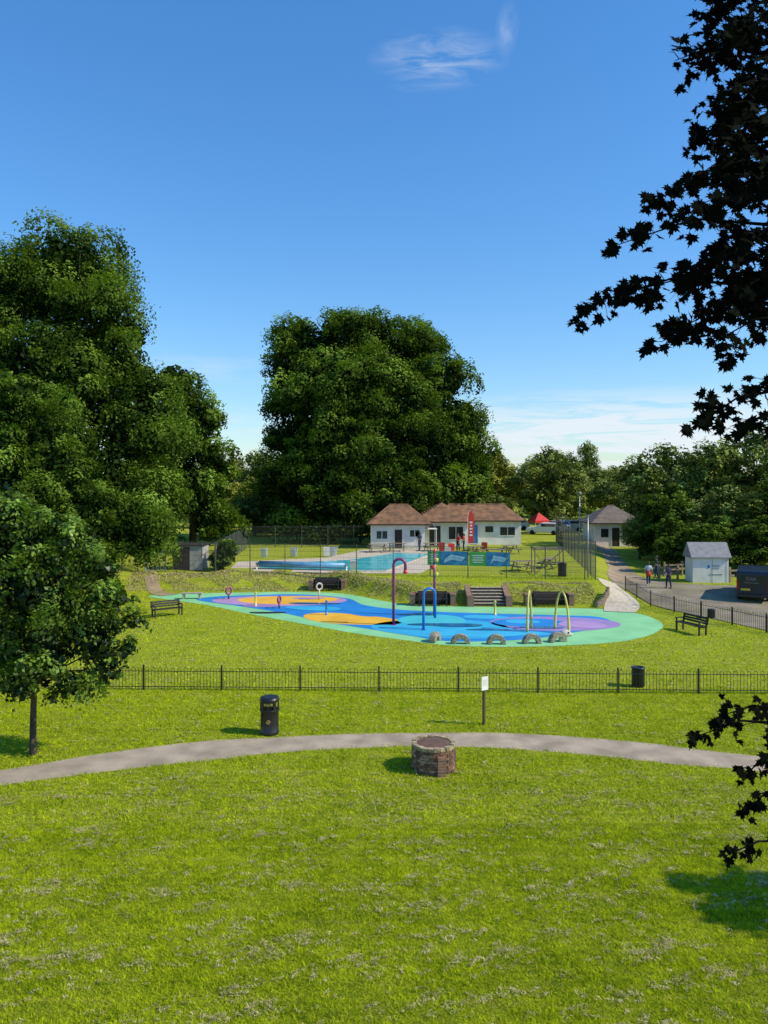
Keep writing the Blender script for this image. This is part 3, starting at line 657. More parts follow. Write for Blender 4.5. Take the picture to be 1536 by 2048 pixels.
bin_small(9.35, 28.3, .72, .24)
bin_small(12.4, 53.5, .95, .3, 'square shouldered dark bin inside the pool fence')
bin_small(18.0, 42.3, .5, .2, 'small black bin next to the roadside railing')

# ------------------------------------------------------------ sign post
t = thing('sign_post', 'small white notice on a slim wooden post', 'sign', (3.1, 23.86, 0), .55)
MB().box((0, 0, .6), (.07, .07, 1.3)).out('post', 'post', t)
MB().box((0, -.045, 1.3), (.25, .012, .42)).out('plate', 'white', t)
sg = MB()
for k in range(4): sg.box((0, -.0525, 1.40 - k * .05), (.17 - .02 * (k % 2), .002, .008))
sg.out('print', 'greyrender', t)

# ------------------------------------------------------------ bow top fences
def bow_fence(pts, ph, label, off=0):
    t = thing('bow_top_fence', label, 'fence', (pts[0][0], pts[0][1], 0))
    o0 = Vector((pts[0][0], pts[0][1], 0))
    for i in range(len(pts) - 1):
        a = Vector((*pts[i], 0)); b = Vector((*pts[i + 1], 0)); d = b - a; L = d.length; d.normalize()
        za, zb = Hf(a.x, a.y), Hf(b.x, b.y)
        def P(s, z): 
            q = a + d * s - o0; q.z = za + (zb - za) * s / L + z; return q
        mb = MB(); n = max(3, round(L / .2367)); p_ = L / n
        for k in range(n):
            c = p_ * (k + .5); r = p_ / 4
            path = [P(c - r, .05), P(c - r, ph - r)] + [P(c - r * math.cos(x), ph - r + r * math.sin(x)) for x in (.6, 1.2, math.pi / 2, math.pi - 1.2, math.pi - .6)] + [P(c + r, ph - r), P(c + r, .05)]
            mb.tube(path, .0085, 4)
        for z in (.13, ph - .13): 
            mb.tube([P(0, z), P(L, z)], .015, 4)
        mb.out('panel', 'black', t)
    for i, p in enumerate(pts):
        q = Vector((*p, Hf(*p))) - o0
        MB().box((q.x, q.y, q.z + (ph + .06) / 2), (.055, .055, ph + .06)).sphere((q.x, q.y, q.z + ph + .075), .035, n=8, m_=5).out('post', 'black', t)
    return t
fp = []
x = -21.1
while x < 20:
    fp.append((x, 27.8 - (x + 8.7) * .0245)); x += 2.84
xoff = -8.7 - min(fp, key=lambda p: abs(p[0] + 8.7))[0]
fp = [(a + xoff, b) for a, b in fp]
bow_fence(fp, .82, 'low black bow topped railing across the lawn')
seg = [(15.85, 50.5), (15.85, 48.2), (15.95, 46), (16.6, 44), (17.4, 42.2), (18.2, 40.2), (19.0, 38.2), (20.0, 36), (21.0, 33.8), (22.1, 31.6)]
bow_fence(seg, .9, 'low black bow topped railing beside the tarmac')

# ------------------------------------------------------------ pool security fence
def mesh_fence(pts, hgt, label):
    o0 = Vector((pts[0][0], pts[0][1], 0)); t = thing('mesh_fence', label, 'fence', o0)
    for i in range(len(pts) - 1):
        a = Vector((*pts[i], 0)); b = Vector((*pts[i + 1], 0)); d = (b - a); L = d.length; d.normalize(); za, zb = Hf(*pts[i]), Hf(*pts[i + 1])
        def P(s, z):
            q = a + d * s - o0; q.z = za + (zb - za) * s / L + z; return q
        mb = MB()
        n = int(L / .11)
        for k in range(n + 1): mb.tube([P(L * k / n, .03), P(L * k / n, hgt)], .005, 3, cap=False)
        for z in np.arange(.1, hgt + .01, .38): mb.tube([P(0, z), P(L, z)], .008, 3, cap=False)
        mb.tube([P(0, hgt), P(L, hgt)], .02, 4)
        mb.out('mesh_panel', 'wire', t)
        for k in range(int(L / 2.6) + 1):
            s = min(L, k * 2.6); p0 = P(s, -.1); MB().tube([p0, P(s, hgt + .1)], .034, 6).out('post', 'wire', t)
    return t
mesh_fence([(-12.2, 55.7), (14.1, 51.5)], 2.1, 'tall dark wire mesh fence along the pool lawn')
mesh_fence([(14.2, 51.6), (18.7, 83.8)], 2.5, 'tall wire mesh fence running beside the track')
mesh_fence([(-12.3, 55.9), (-13.5, 76)], 2.1, 'wire mesh fence at the end of the pool')
mesh_fence([(-13.4, 76.2), (-2, 77)], 2.1, 'wire mesh fence behind the pool under the trees')
mesh_fence([(-27, 57.2), (-17.5, 56.2)], 2.2, 'wire mesh fence under the big trees')
mesh_fence([(-15.8, 55.6), (-12.4, 55.8)], 2.2, 'wire mesh fence section beside the steel gate')
t = thing('metal_gate', 'tall galvanised steel gate in a side opening', 'gate', (-16.6, 55.8, Hf(-16.6, 55.8)), .3)
for sx in (-.7, .7): MB().tube([(sx, 0, 0), (sx, 0, 2.4)], .06, 6).out('post', 'steel', t)
g = MB().tube([(-.6, 0, 2.2), (.6, 0, 2.2)], .03, 6).tube([(-.6, 0, .15), (.6, 0, .15)], .03, 6).tube([(-.6, 0, 1.2), (.6, 0, 1.2)], .025, 6)
for k in range(11): g.tube([(-.6 + .12 * k, 0, .1), (-.6 + .12 * k, 0, 2.25)], .016, 5)
g.out('gate_leaf', 'steel', t)
t = thing('store_shed', 'low flat roofed store with grey end wall in tree shade', 'shed', (-14.6, 58.2, Hf(-14.9, 58)))
MB().box((0, 0, .9), (2.2, 2, 1.8)).out('wall', pm('store_grey_render', (.4, .39, .37), (.3, .29, .27), 1.5, .9), t); MB().box((0, 0, 1.84), (2.4, 2.2, .08)).out('roof', 'blackwood', t); MB().box((-.45, -1.02, .87), (1.2, .04, 1.7)).out('door', 'blackwood', t)  # store walls are plain mottled grey render

# ------------------------------------------------------------ benches, walls, steps
def bench(x, y, rz, lab, wd=1.7, hgt=.85):
    t = thing('park_bench', lab, 'bench', (x, y, Hf(x, y)), rz)
    s = MB()
    for k in range(4): s.box((0, -.22 + .12 * k, .44), (wd, .095, .035))
    s.out('seat', 'blackwood', t)
    b = MB()
    for k in range(3): b.box((0, .25 + .03 * k, .56 + .12 * k), (wd, .03, .095), 0, 0, -.18)
    b.out('backrest', 'blackwood', t)
    for sx in (-1, 1):
        l = MB(); X = sx * (wd / 2 - .08)
        l.box((X, -.22, .22), (.07, .07, .44)).box((X, .2, .24), (.07, .07, .48)).box((X, .26, .62), (.07, .06, .5), 0, 0, -.18).box((X, 0, .40), (.06, .5, .06)).box((X, -.02, .64), (.07, .5, .045)).box((X, -.22, .54), (.06, .06, .2))
        l.out('leg', 'blackwood', t)
    return t
bench(-12.1, 42.9, -2.5 + math.pi, 'dark timber bench with slatted back on the lawn')
bench(15.3, 38.3, -1.2, 'dark timber bench side on beside the splash pad')
bench(-3.9, 52.65, 0, 'dark bench set between low brick ends')
bench(2.95, 46.45, 0, 'dark bench recessed in the brick retaining wall', 1.8)
bench(10.0, 46.3, 0, 'dark bench recessed in the brick retaining wall', 2.0)
t = thing('low_bench', 'backless pale timber bench on stub legs', 'bench', (-12.3, 49.2, 0), .05)
MB().box((0, 0, .36), (1.35, .4, .07)).out('seat', 'palewood', t)
for sx in (-.5, .5): MB().box((sx, 0, .16), (.12, .34, .33)).out('leg', 'palewood', t)
def niche(x, y, wd):
    t = thing('retaining_wall', 'low brick retaining wall with square end piers', 'wall', (x, y, Hf(x, y - .3)))
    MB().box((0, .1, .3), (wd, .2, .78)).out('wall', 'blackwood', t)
    MB().box((0, .1, .715), (wd, .26, .05)).out('coping', 'brick', t)
    for sx in (-1, 1):
        p = MB().box((sx * (wd / 2 + .17), -.1, .28), (.3, .75, .74)); p.out('pier', 'brick', t)
        MB().box((sx * (wd / 2 + .17), -.1, .67), (.34, .8, .05)).out('pier_cap', 'brick', t)
niche(-3.9, 53.0, 1.9); niche(2.95, 46.95, 2.1); niche(10.0, 46.85, 2.3)
t = thing('garden_steps', 'short flight of worn steps between brick cheek walls', 'steps', (6.35, 46.3, 0))
st = MB(); prof = [(0, -.1)]
for k in range(6): prof += [(.3 * k, .15 * (k + 1)), (.3 * (k + 1), .15 * (k + 1))]
prof += [(1.8, -.1)]
st.extr(prof, -.98, .98); st.out('steps', pm('step_riser', (.1, .075, .055), (.06, .045, .035), 6, .9), t)
tr = MB()
for k in range(6): tr.box((0, .3 * k + .13, .15 * (k + 1) + .012), (1.94, .3, .03))
tr.out('treads', 'stone', t)
for sx in (-1, 1):
    MB().extr([(.1, -.1), (.1, .4), (.3, .5), (1.95, 1.05), (1.95, -.1)], sx * 1.16 - .15, sx * 1.16 + .15).out('cheek_wall', 'brick', t)
    MB().box((sx * 1.16, -.05, .27), (.38, .38, .76)).out('pier', 'brick', t)
t = thing('log_edging', 'short upright timber logs edging the curved path', 'edging', (12.6, 45.6, 0))
lg = MB()
for k in range(11):
    f = k / 10; X = .1 + 1.2 * f; Y = .2 + 1.9 * f; hh = .32 + .12 * math.sin(k * 2.1) * .3 + .3 * f
    lg.tube([(X, Y, -.1 + Hf(12.6 + X, 45.6 + Y) * .7), (X, Y, hh + Hf(12.6 + X, 45.6 + Y) * .7)], .1, 9)
lg.out('logs', 'wood', t)

# ------------------------------------------------------------ splash pad features
def hook(x, y, hgt, span, rad, mat, lab, rz=0, name='water_spout', tip=None, drop=.35, both=False):
    t = thing(name, lab, 'water play feature', (x, y, .01), rz)
    r = span / 2; pts = [(0, 0, 0), (0, 0, hgt * .5), (0, 0, hgt - r)] + [(r - r * math.cos(a), 0, hgt - r + r * math.sin(a)) for a in np.linspace(.3, math.pi - .001, 9)]
    if both: pts += [(span, 0, hgt * .4), (span, 0, 0)]
    else: pts += [(span, 0, hgt - r - drop)]
    MB().tube(pts, rad, 12).out('pipe', mat, t, True)
    MB().lathe([(rad * 2, 0), (rad * 2, .02), (rad * 1.1, .03)], 16).out('base_plate', mat, t)
    if tip: MB().lathe([(rad * 1.1, 0), (rad * 1.7, -.18), (rad * 1.5, -.2), (0, -.2)], 14, c=(span, 0, hgt - r - drop + .05)).out('nozzle', tip, t, True)
    return t
hook(.5, 40.3, 3.45, .62, .075, 'magenta', 'tall purple hooked water spout with red nozzle', 0, tip='redpaint', drop=.3)
hook(2.0, 38.9, 2.1, .62, .07, 'bluepaint', 'blue arched water spout bending over the pad', .3, drop=1.2)
t = thing('water_spout', 'tall slender purple post topped with coloured water cups', 'water play feature', (2.82, 43.0, .01))
MB().tube([(0, 0, 0), (0, 0, 3.5)], [.08, .065], 12).out('pipe', 'magenta', t, True)
c = MB()
for k, (z, s) in enumerate([(2.3, 1), (2.7, -1), (3.1, 1)]): c.lathe([(.0, -.12), (.1, -.08), (.13, .1), (.11, .12), (0, .05)], 12, k % 2, c=(s * .1, -.03, z))
c.lathe([(.05, 0), (.09, .12), (0, .28)], 10, 1, c=(0, 0, 3.5))
c.out('cups', ['yellow', 'redpaint'], t, True)
def arch(x, y, hgt, span, rad, mat, lab, rz):
    t = thing('water_arch', lab, 'water play feature', (x, y, .01), rz)
    aa = np.linspace(0, math.pi, 25)
    pts = [(-span / 2 * math.copysign(abs(math.cos(a)) ** 1.0, math.cos(a)), 0, hgt * math.sin(a) ** 1.05) for a in aa]
    MB().tube(pts, [rad * (1.3 - .55 * math.sin(a)) for a in aa], 12).out('pipe', mat, t, True)
arch(7.35, 38.9, 1.98, 1.1, .056, 'yellow', 'narrow pale yellow water arch', 1.2)
arch(8.95, 38.7, 1.98, 1.2, .056, 'yellow', 'narrow pale yellow water arch', 1.95)
def stub(x, y, hgt, mat, lab):
    t = thing('water_jet_post', lab, 'water play feature', (x, y, .01))
    MB().lathe([(.1, 0), (.1, .03), (.06, .05), (.055, hgt - .1), (.075, hgt - .08), (.075, hgt - .02), (.03, hgt), (0, hgt)], 14).out('pipe', mat, t, True)
stub(-7.75, 46.4, .85, 'yellow', 'short yellow water jet post'); stub(6.25, 43.3, .8, 'yellow', 'short yellow water jet post'); stub(-3.24, 43.3, .82, 'bluepaint', 'short blue water jet post')
def ringpost(x, y, hgt, R, m1, m2, lab, rz=0):
    t = thing('water_ring', lab, 'water play feature', (x, y, .01), rz)
    MB().tube([(0, 0, 0), (0, 0, hgt - R)], .05, 10).out('pipe', m1, t, True)
    MB().tube([(R * math.sin(a), 0, hgt + .0 - R * math.cos(a)) for a in np.linspace(0, 2 * math.pi, 21)], .055, 8).out('ring', m2, t, True)
ringpost(-9.9, 49.0, .52, .22, 'black', 'magenta', 'small ring shaped spray hoop on a stub', .9); ringpost(-6.2, 45.5, .5, .2, 'magenta', 'magenta', 'small purple spray hoop', 1.3)
M['pinkwhite'] = pm('cream_paint', (.6, .56, .47), (.42, .37, .3), 5, .6)
ringpost(-4.1, 48.7, .85, .2, 'pinkwhite', 'pinkwhite', 'cream flower shaped spray hoop', .6)
def hump(x, y, rz, lab, R=.45):
    t = thing('stone_hump', lab, 'play sculpture', (x, y, .01), rz, 'half ring humps along the pad edge')
    n = 18; prof = []
    for k in range(n + 1): a = math.pi * k / n; prof.append((R * math.cos(a), R * math.sin(a)))
    for k in range(n, -1, -1): a = math.pi * k / n; prof.append((R * .5 * math.cos(a), R * .5 * math.sin(a)))
    m_ = len(prof); mb = MB()
    vs = [(px_, -.16, pz) for px_, pz in prof] + [(px_, .16, pz) for px_, pz in prof]
    fs = [(k, (k + 1) % m_, m_ + (k + 1) % m_, m_ + k) for k in range(m_)]
    for k in range(n):
        fs.append((k, k + 1, m_ - 2 - k, m_ - 1 - k)[::-1]); fs.append((m_ + k, m_ + k + 1, 2 * m_ - 2 - k, 2 * m_ - 1 - k))
    mb.add(vs, fs); mb.out('hump', 'humpstone', t, bevel=.03); return t
hump(2.4, 36.2, 1.15, 'weathered stone half ring turned edge on')
hump(3.55, 35.7, 0, 'weathered stone half ring on the pad edge'); hump(5.2, 35.6, 0, 'weathered stone half ring on the pad edge'); hump(6.87, 35.75, .1, 'weathered stone half ring on the pad edge')
t = hump(8.15, 36.1, .3, 'stone serpent head with painted eye on the pad edge')
MB().sphere((.42, 0, .36), (.28, .19, .18), n=14, m_=10).sphere((.64, 0, .3), (.15, .14, .09)).tube([(.2, 0, 0), (.25, 0, .35)], .15, 10).out('head', 'pinkwhite', t, True)
for sy in (-.17, .17): MB().sphere((.48, sy, .43), .045).out('eye', 'black', t, True)
t = thing('pad_shadow_strip', 'long dark strip standing in for a shadow on the pad', 'painted shadow', (-6.7, 43.9, .02), .0)  # thin dark strip modelled in place of a shadow on the pad
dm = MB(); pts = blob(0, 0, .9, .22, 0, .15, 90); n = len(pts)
dm.add([(a, b, 0) for a, b in pts] + [(a, b, .03) for a, b in pts], [tuple(range(n, 2 * n))] + [(k, (k + 1) % n, n + (k + 1) % n, n + k) for k in range(n)]); dm.out('mat', 'black', t)  # black sheet gives the shadow its dark shape

# ------------------------------------------------------------ banners, flag
def banner(x0, x1, y, rz, zb, zt, lab, flip):
    wd = x1 - x0; t = thing('advertising_banner', lab, 'banner', ((x0 + x1) / 2, y, zb), rz)
    M.setdefault('bgreen', pm('banner_green', (.08, .42, .08), (.06, .36, .07), 2)); M.setdefault('bblue', pm('banner_blue', (.04, .3, .52), (.02, .12, .3), 2.5)); M.setdefault('bpale', pm('banner_pale', (.55, .7, .8), (.2, .45, .6), 3))
    h = zt - zb; mb = MB()
    mb.box((0, 0, h / 2), (wd, .02, h), 0)
    f = .3 if not flip else .42
    mb.box((wd * f / 2, -.014, h / 2), (wd * (1 - f), .006, h * .97), 1)
    pts = [(wd * (f - .5 + .1) , .15), (wd * .1, .42), (wd * .35, .3), (wd * .45, .6), (wd * .1, .78), (wd * (f - .5 + .15), .5)]
    mb.add([(a, -.02, b * h) for a, b in pts], [tuple(range(6))], 2)
    mb.out('sheet', ['bgreen', 'bblue', 'bpale'], t)
    pr = MB()
    for k in range(4): pr.box((-wd / 2 + wd * f * .5, -.014, h * (.75 - .16 * k)), (wd * f * (.7 - .12 * (k % 2)), .006, .06))
    pr.out('print', 'white', t)
banner(3.0, 5.75, 53.05, -.158, 1.72, 2.68, 'green and blue swimming banner tied to the fence', False)
banner(5.84, 8.6, 52.6, -.158, 1.70, 2.66, 'green and blue swimming banner tied to the fence', True)
t = thing('feather_flag', 'tall red feather flag with white print near the building', 'flag', (7.9, 72.5, .9))
MB().tube([(0, 0, 0), (0, 0, 3.2), (.1, 0, 3.7), (.3, 0, 3.85)], .02, 6).out('pole', 'white', t)
MB().add([(0, 0, .7), (.55, 0, .75), (.62, 0, 2.6), (.55, 0, 3.4), (.3, 0, 3.85), (.1, 0, 3.7), (0, 0, 3.2)], [tuple(range(7))]).out('flag', 'redpaint', t)
fl = MB()
for k in range(5): fl.box((.3, -.012, 1.5 + .3 * k), (.28 - .06 * (k % 2), .01, .16))
fl.out('print', 'white', t)

# ------------------------------------------------------------ buildings
def hip(mb, x0, x1, y0, y1, ze, za, ridge, ov=.4, mi=0):
    x0 -= ov; x1 += ov; y0 -= ov; y1 += ov
    cx, cy = (x0 + x1) / 2, (y0 + y1) / 2
    if x1 - x0 >= y1 - y0: r0, r1 = (cx - ridge / 2, cy, za), (cx + ridge / 2, cy, za); fs = [(0, 1, 5, 4), (1, 2, 5), (2, 3, 4, 5), (3, 0, 4)]
    else: r0, r1 = (cx, cy - ridge / 2, za), (cx, cy + ridge / 2, za); fs = [(0, 1, 4), (1, 2, 5, 4), (2, 3, 5), (3, 0, 4, 5)]
    vs = [(x0, y0, ze), (x1, y0, ze), (x1, y1, ze), (x0, y1, ze), r0, r1]
    mb.add(vs, fs + [(3, 2, 1, 0)], mi)
    mb.box((cx, y0 + .0, ze - .06), (x1 - x0, .06, .12), 1).box((cx, y1, ze - .06), (x1 - x0, .06, .12), 1).box((x0, cy, ze - .06), (.06, y1 - y0 - .1, .12), 1).box((x1, cy, ze - .06), (.06, y1 - y0 - .1, .12), 1)
    r = Vector(r0), Vector(r1); mb.tube([r[0], r[1]], .09, 6, 0)
t = thing('pool_building', 'low white rendered pool building with hipped clay tile roofs', 'building', (0, 75, .9))
wl = MB(); wl.box((1.35, 2.0, 1.2), (5.3, 4.0, 2.4)); wl.box((6.2, 5.0, 1.25), (4.4, 6.0, 2.5)); wl.box((11.3, 7.2, 1.25), (5.8, 5, 2.5)); wl.out('wall', 'render', t)
rf = MB(); hip(rf, -1.3, 4.3, 0, 5.4, 2.42, 4.2, 2.0, ov=.42); hip(rf, 3.3, 8.6, 1.9, 7.6, 2.56, 4.4, 1.6, ov=.45); hip(rf, 5.5, 14.2, 4.7, 9.7, 2.53, 4.1, 6.0, ov=.42, mi=0); rf.out('roof', ['tiles', 'blackwood'], t)
def win(par, x, y, z, wd, hh, mat='glass', name='window'):
    o = MB().box((x, y, z), (wd, .03, hh)).out(name, mat, par)
    f = MB()
    for dx in (-1, 0, 1) if wd > .9 else (-1, 1): f.box((x + dx * wd / 2, y - .025, z), (.06, .04, hh + .06))
    for dz in (-1, 1): f.box((x, y - .022, z + dz * (hh / 2)), (wd - .07, .035, .06))
    f.out('frame', 'white', o)
win(t, -.2, -.02, 1.35, 1.1, .8); win(t, 1.4, -.02, .95, .8, 1.9, 'blackwood', 'door'); win(t, 3.0, -.02, 1.5, 1.0, .7); win(t, 5.1, 1.98, 1.1, 1.2, 2.1, 'glass', 'door'); win(t, 7.2, 1.98, 1.4, 1.5, 1.3)
win(t, 9.3, 4.68, 1.1, .9, 2.0, 'bluepaint', 'door'); win(t, 10.9, 4.68, 1.6, .9, .7); win(t, 12.8, 4.68, 1.4, 1.6, .9)
MB().box((4.6, .9, 1.9), (1.2, 1.8, .06)).tube([(5.1, .1, 0), (5.1, .1, 1.9)], .04, 6).out('canopy', 'white', t)
MB().box((3.3, -.025, 1.35), (.5, .02, .5)).out('notice_board', 'bgreen', t)
t = thing('lodge_building', 'white walled lodge with grey hipped roof beside the track', 'building', (24.3, 84, Hf(24.3, 84)))
MB().box((1.2, 2.5, 1.3), (5, 5, 2.6)).out('wall', 'render', t)
rf = MB(); hip(rf, -1.3, 3.7, 0, 5, 2.62, 4.4, .8, ov=.5); rf.out('roof', ['greytiles', 'blackwood'], t)
win(t, -.2, -.02, 1.5, .9, 1.0); win(t, 2.2, -.02, 1.5, .9, 1.0); win(t, 1.0, -.02, 1.05, .9, 2.1, 'blackwood', 'door')
hx, hy = 23.2, 54.6
t = thing('utility_hut', 'small white hut with grey pitched roof and notices', 'hut', (hx, hy, Hf(hx, hy)), -.05)
MB().box((0, .8, .95), (2.5, 1.6, 1.9)).add([(-1.25, 0, 1.9), (-1.25, 1.6, 1.9), (-1.25, .8, 2.75), (1.25, 0, 1.9), (1.25, 1.6, 1.9), (1.25, .8, 2.75)], [(0, 2, 1), (3, 4, 5)]).out('wall', pm('painted_boards', (.8, .76, .68), (.68, .65, .58), 2, .7), t)
MB().add([(-1.4, -.15, 1.82), (1.4, -.15, 1.82), (1.4, .8, 2.83), (-1.4, .8, 2.83), (1.4, 1.75, 1.82), (-1.4, 1.75, 1.82), (-1.4, -.15, 1.76), (1.4, -.15, 1.76), (1.4, 1.75, 1.76), (-1.4, 1.75, 1.76)], [(0, 1, 2, 3), (3, 2, 4, 5), (0, 6, 7, 1), (6, 0, 3, 5, 9), (7, 8, 4, 2, 1)]).out('roof', 'felt', t)
MB().box((-.15, -.012, 1.15), (.16, .02, .18)).out('blue_sign', 'bluepaint', t)
MB().box((.35, -.012, 1.2), (.5, .02, .06)).box((.35, -.012, 1.04), (.5, .02, .05)).box((.35, -.012, .6), (.9, .02, .05)).out('notice', 'greyrender', t)
MB().box((.1, -.016, .9), (.02, .01, 1.8)).box((1.1, -.016, .9), (.02, .01, 1.8)).out('door_seam', 'greyrender', t)

# ------------------------------------------------------------ lamp post
lx, ly = 20.6, 81.0
t = thing('street_lamp', 'slim grey street lamp beside the track', 'street lamp', (lx, ly, Hf(lx, ly)))
MB().tube([(0, 0, 0), (0, 0, 1.2), (0, 0, 5.1)], [.09, .07, .05], 10).out('pole', 'steel', t, True)
MB().lathe([(.06, 0), (.2, .1), (.22, .25), (.1, .4), (0, .42)], 14, c=(0, 0, 5.05)).out('lamp_head', 'greyrender', t, True)
t = thing('lamp_post', 'thin tall pole at the fence corner', 'pole', (14.0, 52.8, .9))
MB().tube([(0, 0, 0), (0, 0, 4.2)], [.05, .035], 8).out('pole', 'steel', t, True)
MB().box((0, -.05, 4.25), (.14, .35, .1)).out('lamp_head', 'greyrender', t)

# ------------------------------------------------------------ vehicles
def wheel(par, x, y, r=.33, wd=.22):
    w_ = MB(); w_.lathe([(r * .62, -wd / 2), (r, -wd / 2 + .03), (r, wd / 2 - .03), (r * .62, wd / 2)], 22)
    o = w_.out('wheel', 'tyre', par, True); o.rotation_euler = (0, math.pi / 2, 0); o.location = (x, y, r)
    q = MB().lathe([(0, -wd * .46), (r * .6, -wd * .44), (r * .6, wd * .44), (0, wd * .46)], 18).out('rim', 'steel', o)
def van(x, y, rz):
    t = thing('panel_van', 'dark blue black panel van parked with its rear showing', 'van', (x, y, Hf(x, y) + .03), rz)
    prof = [(0, .35), (0, 1.75), (.12, 1.92), (3.2, 1.96), (3.6, 1.85), (4.25, 1.3), (4.95, 1.1), (5.1, .85), (5.12, .4), (5.0, .3), (.1, .3)]
    MB().extr(prof, -.92, .92).out('body', 'van', t, bevel=.07)
    for sx in (-1, 1):
        MB().box((sx * .44, -.012, 1.4), (.7, .03, .56)).out('rear_window', 'glass', t, bevel=.01)
        MB().box((sx * .86, -.015, 1.05), (.12, .06, .6)).out('tail_light', 'redlight', t, bevel=.015)
        MB().box((sx * .935, 3.55, 1.4), (.02, .9, .4)).out('side_window', 'glass', t)
        MB().box((sx * 1.07, 3.9, 1.2), (.22, .1, .28)).out('wing_mirror', 'black', t, bevel=.02)
    MB().box((0, -.014, 1.1), (.025, .03, 1.4)).out('door_seam', 'black', t)
    MB().box((0, -.06, .42), (1.8, .18, .2)).out('bumper', 'black', t, bevel=.03)
    MB().box((-.42, -.03, .78), (.52, .03, .12)).out('number_plate', 'plate', t)
    MB().add([(-.8, 3.66, 1.84), (.8, 3.66, 1.84), (.8, 4.24, 1.34), (-.8, 4.24, 1.34)], [(0, 1, 2, 3)]).out('windscreen', 'glass', t)
    for sx in (-.82, .82):
        for y_ in (.95, 4.2): wheel(t, sx, y_)
    lettering('DAR', .27, (-.1, -.034, 1.42), (math.pi / 2, 0, 0), 'felt', t)
    MB().box((-.1, -.034, 1.2), (.8, .006, .03)).out('stripe', 'greyrender', t)
van(22.55, 47.0, -.47)
def car(x, y, rz, col, lab):
    t = thing('parked_car', lab, 'car', (x, y, Hf(x, y) + .01), rz, 'cars parked beyond the pool')
    prof = [(0, .35), (-.02, .8), (.15, .95), (.5, 1.42), (2.2, 1.46), (2.95, .98), (4.0, .82), (4.15, .6), (4.15, .35), (4.0, .25), (.1, .25)]
    MB().extr(prof, -.86, .86).out('body', col, t, bevel=.06)
    MB().add([(-.7, .17, 1.0), (.7, .17, 1.0), (.65, .46, 1.39), (-.65, .46, 1.39)], [(0, 1, 2, 3)]).out('rear_window', 'glass', t).location.y = -.02
    for sx in (-1, 1):
        MB().box((sx * .865, 1.4, 1.17), (.02, 1.7, .34)).out('side_window', 'glass', t)
        MB().box((sx * .7, .01, .8), (.25, .08, .16)).out('tail_light', 'redlight', t)
    MB().box((0, -.03, .6), (.5, .02, .11)).out('number_plate', 'plate', t)
    for sx in (-.78, .78):
        for y_ in (.75, 3.35): wheel(t, sx, y_, .3, .2)
M['carwhite'] = pm('white_car_paint', (.75, .76, .78), (.7, .71, .73), 1, .2); M['carsilver'] = pm('silver_car_paint', (.4, .41, .43), (.36, .37, .39), 1, .25, metal=.4)
car(23.3, 98, .5, 'carwhite', 'white hatchback parked on the grass beyond the pool')
car(26.4, 101, 1.3, 'carsilver', 'silver hatchback parked on the grass beyond the pool')
car(19.6, 104, 1.5, 'carwhite', 'white hatchback side on beyond the pool')
car(21.6, 94, 1.2, 'carwhite', 'white hatchback angled beside the track')
t = thing('tent', 'small red peaked event tent among the trees', 'tent', (19.6, 97.5, .9), .3)
MB().add([(-1, -1, 1.6), (1, -1, 1.6), (1, 1, 1.6), (-1, 1, 1.6), (0, 0, 2.6), (-1, -1, 1.3), (1, -1, 1.3), (1, 1, 1.3), (-1, 1, 1.3)], [(0, 1, 4), (1, 2, 4), (2, 3, 4), (3, 0, 4), (0, 5, 6, 1), (1, 6, 7, 2), (2, 7, 8, 3), (3, 8, 5, 0)]).out('canopy', 'redpaint', t)
for a in (-.97, .97):
    for b in (-.97, .97): MB().tube([(a, b, 0), (a, b, 1.6)], .03, 6).out('pole', 'white', t)
t = thing('marquee', 'low white marquee in the distance', 'tent', (25.6, 116, .9), 0)
MB().extr([(-1.5, 1.2), (0, 1.8), (1.5, 1.2), (1.5, .1), (-1.5, .1)], -1.8, 1.8).out('canopy', 'white', t)

# ------------------------------------------------------------ picnic tables, boards
def picnic(x, y, rz):
    t = thing('picnic_table', 'weathered timber picnic table with fixed benches', 'picnic table', (x, y, Hf(x, y)), rz, 'picnic tables by the pool')
    a = MB()
    for k in range(5): a.box((0, -.3 + .15 * k, .74), (1.7, .13, .04))
    a.out('table_top', 'wood', t)
    for s in (-1, 1):
        MB().box((0, s * .72, .44), (1.7, .26, .04)).out('seat', 'wood', t)
        MB().box((s * .65, 0, .38), (.06, 1.5, .09)).box((s * .65, .33, .36), (.06, .08, .82), 0, 0, .5).box((s * .65, -.33, .36), (.06, .08, .82), 0, 0, -.5).out('leg', 'wood', t)
picnic(-.6, 71.5, .2); picnic(1.2, 72.3, -.1); picnic(10.2, 56.5, .4); picnic(12.6, 58.5, 1.0); picnic(4.6, 72.6, .3); picnic(9.5, 66, -.4); picnic(11.5, 70, .7); picnic(8.2, 69, .9)
def aboard(x, y, rz, mat='white', lab='white folding safety board at the poolside'):
    t = thing('notice_board', lab, 'sign', (x, y, .96), rz, 'poolside boards')
    MB().box((0, -.15, .4), (.5, .02, .8), 0, 0, .2).box((0, .15, .4), (.5, .02, .8), 0, 0, -.2).out('panel', mat, t)
for x, y in ((-10.3, 66), (-7.8, 66.5), (-5.0, 67), (-4.4, 67.2), (-2.2, 55.9), (5.5, 66.5)): aboard(x, y, random.uniform(-.5, .5))
aboard(6.2, 70.8, .2, 'redpaint', 'red folding notice board near the building'); aboard(9.4, 72.0, -.3, 'redpaint', 'red folding notice board near the building'); aboard(5.4, 71.8, -.3, 'redpaint', 'red folding notice board near the building')
t = thing('trellis_frame', 'timber climbing frame beside the pool fence', 'frame', (11.6, 54.6, .9))
f = MB()
for a in (-1, 1):
    for b in (-.6, .6): f.tube([(a, b, 0), (a, b, 1.9)], .05, 6)
    f.tube([(a, -.7, 1.9), (a, .7, 1.9)], .05, 6)
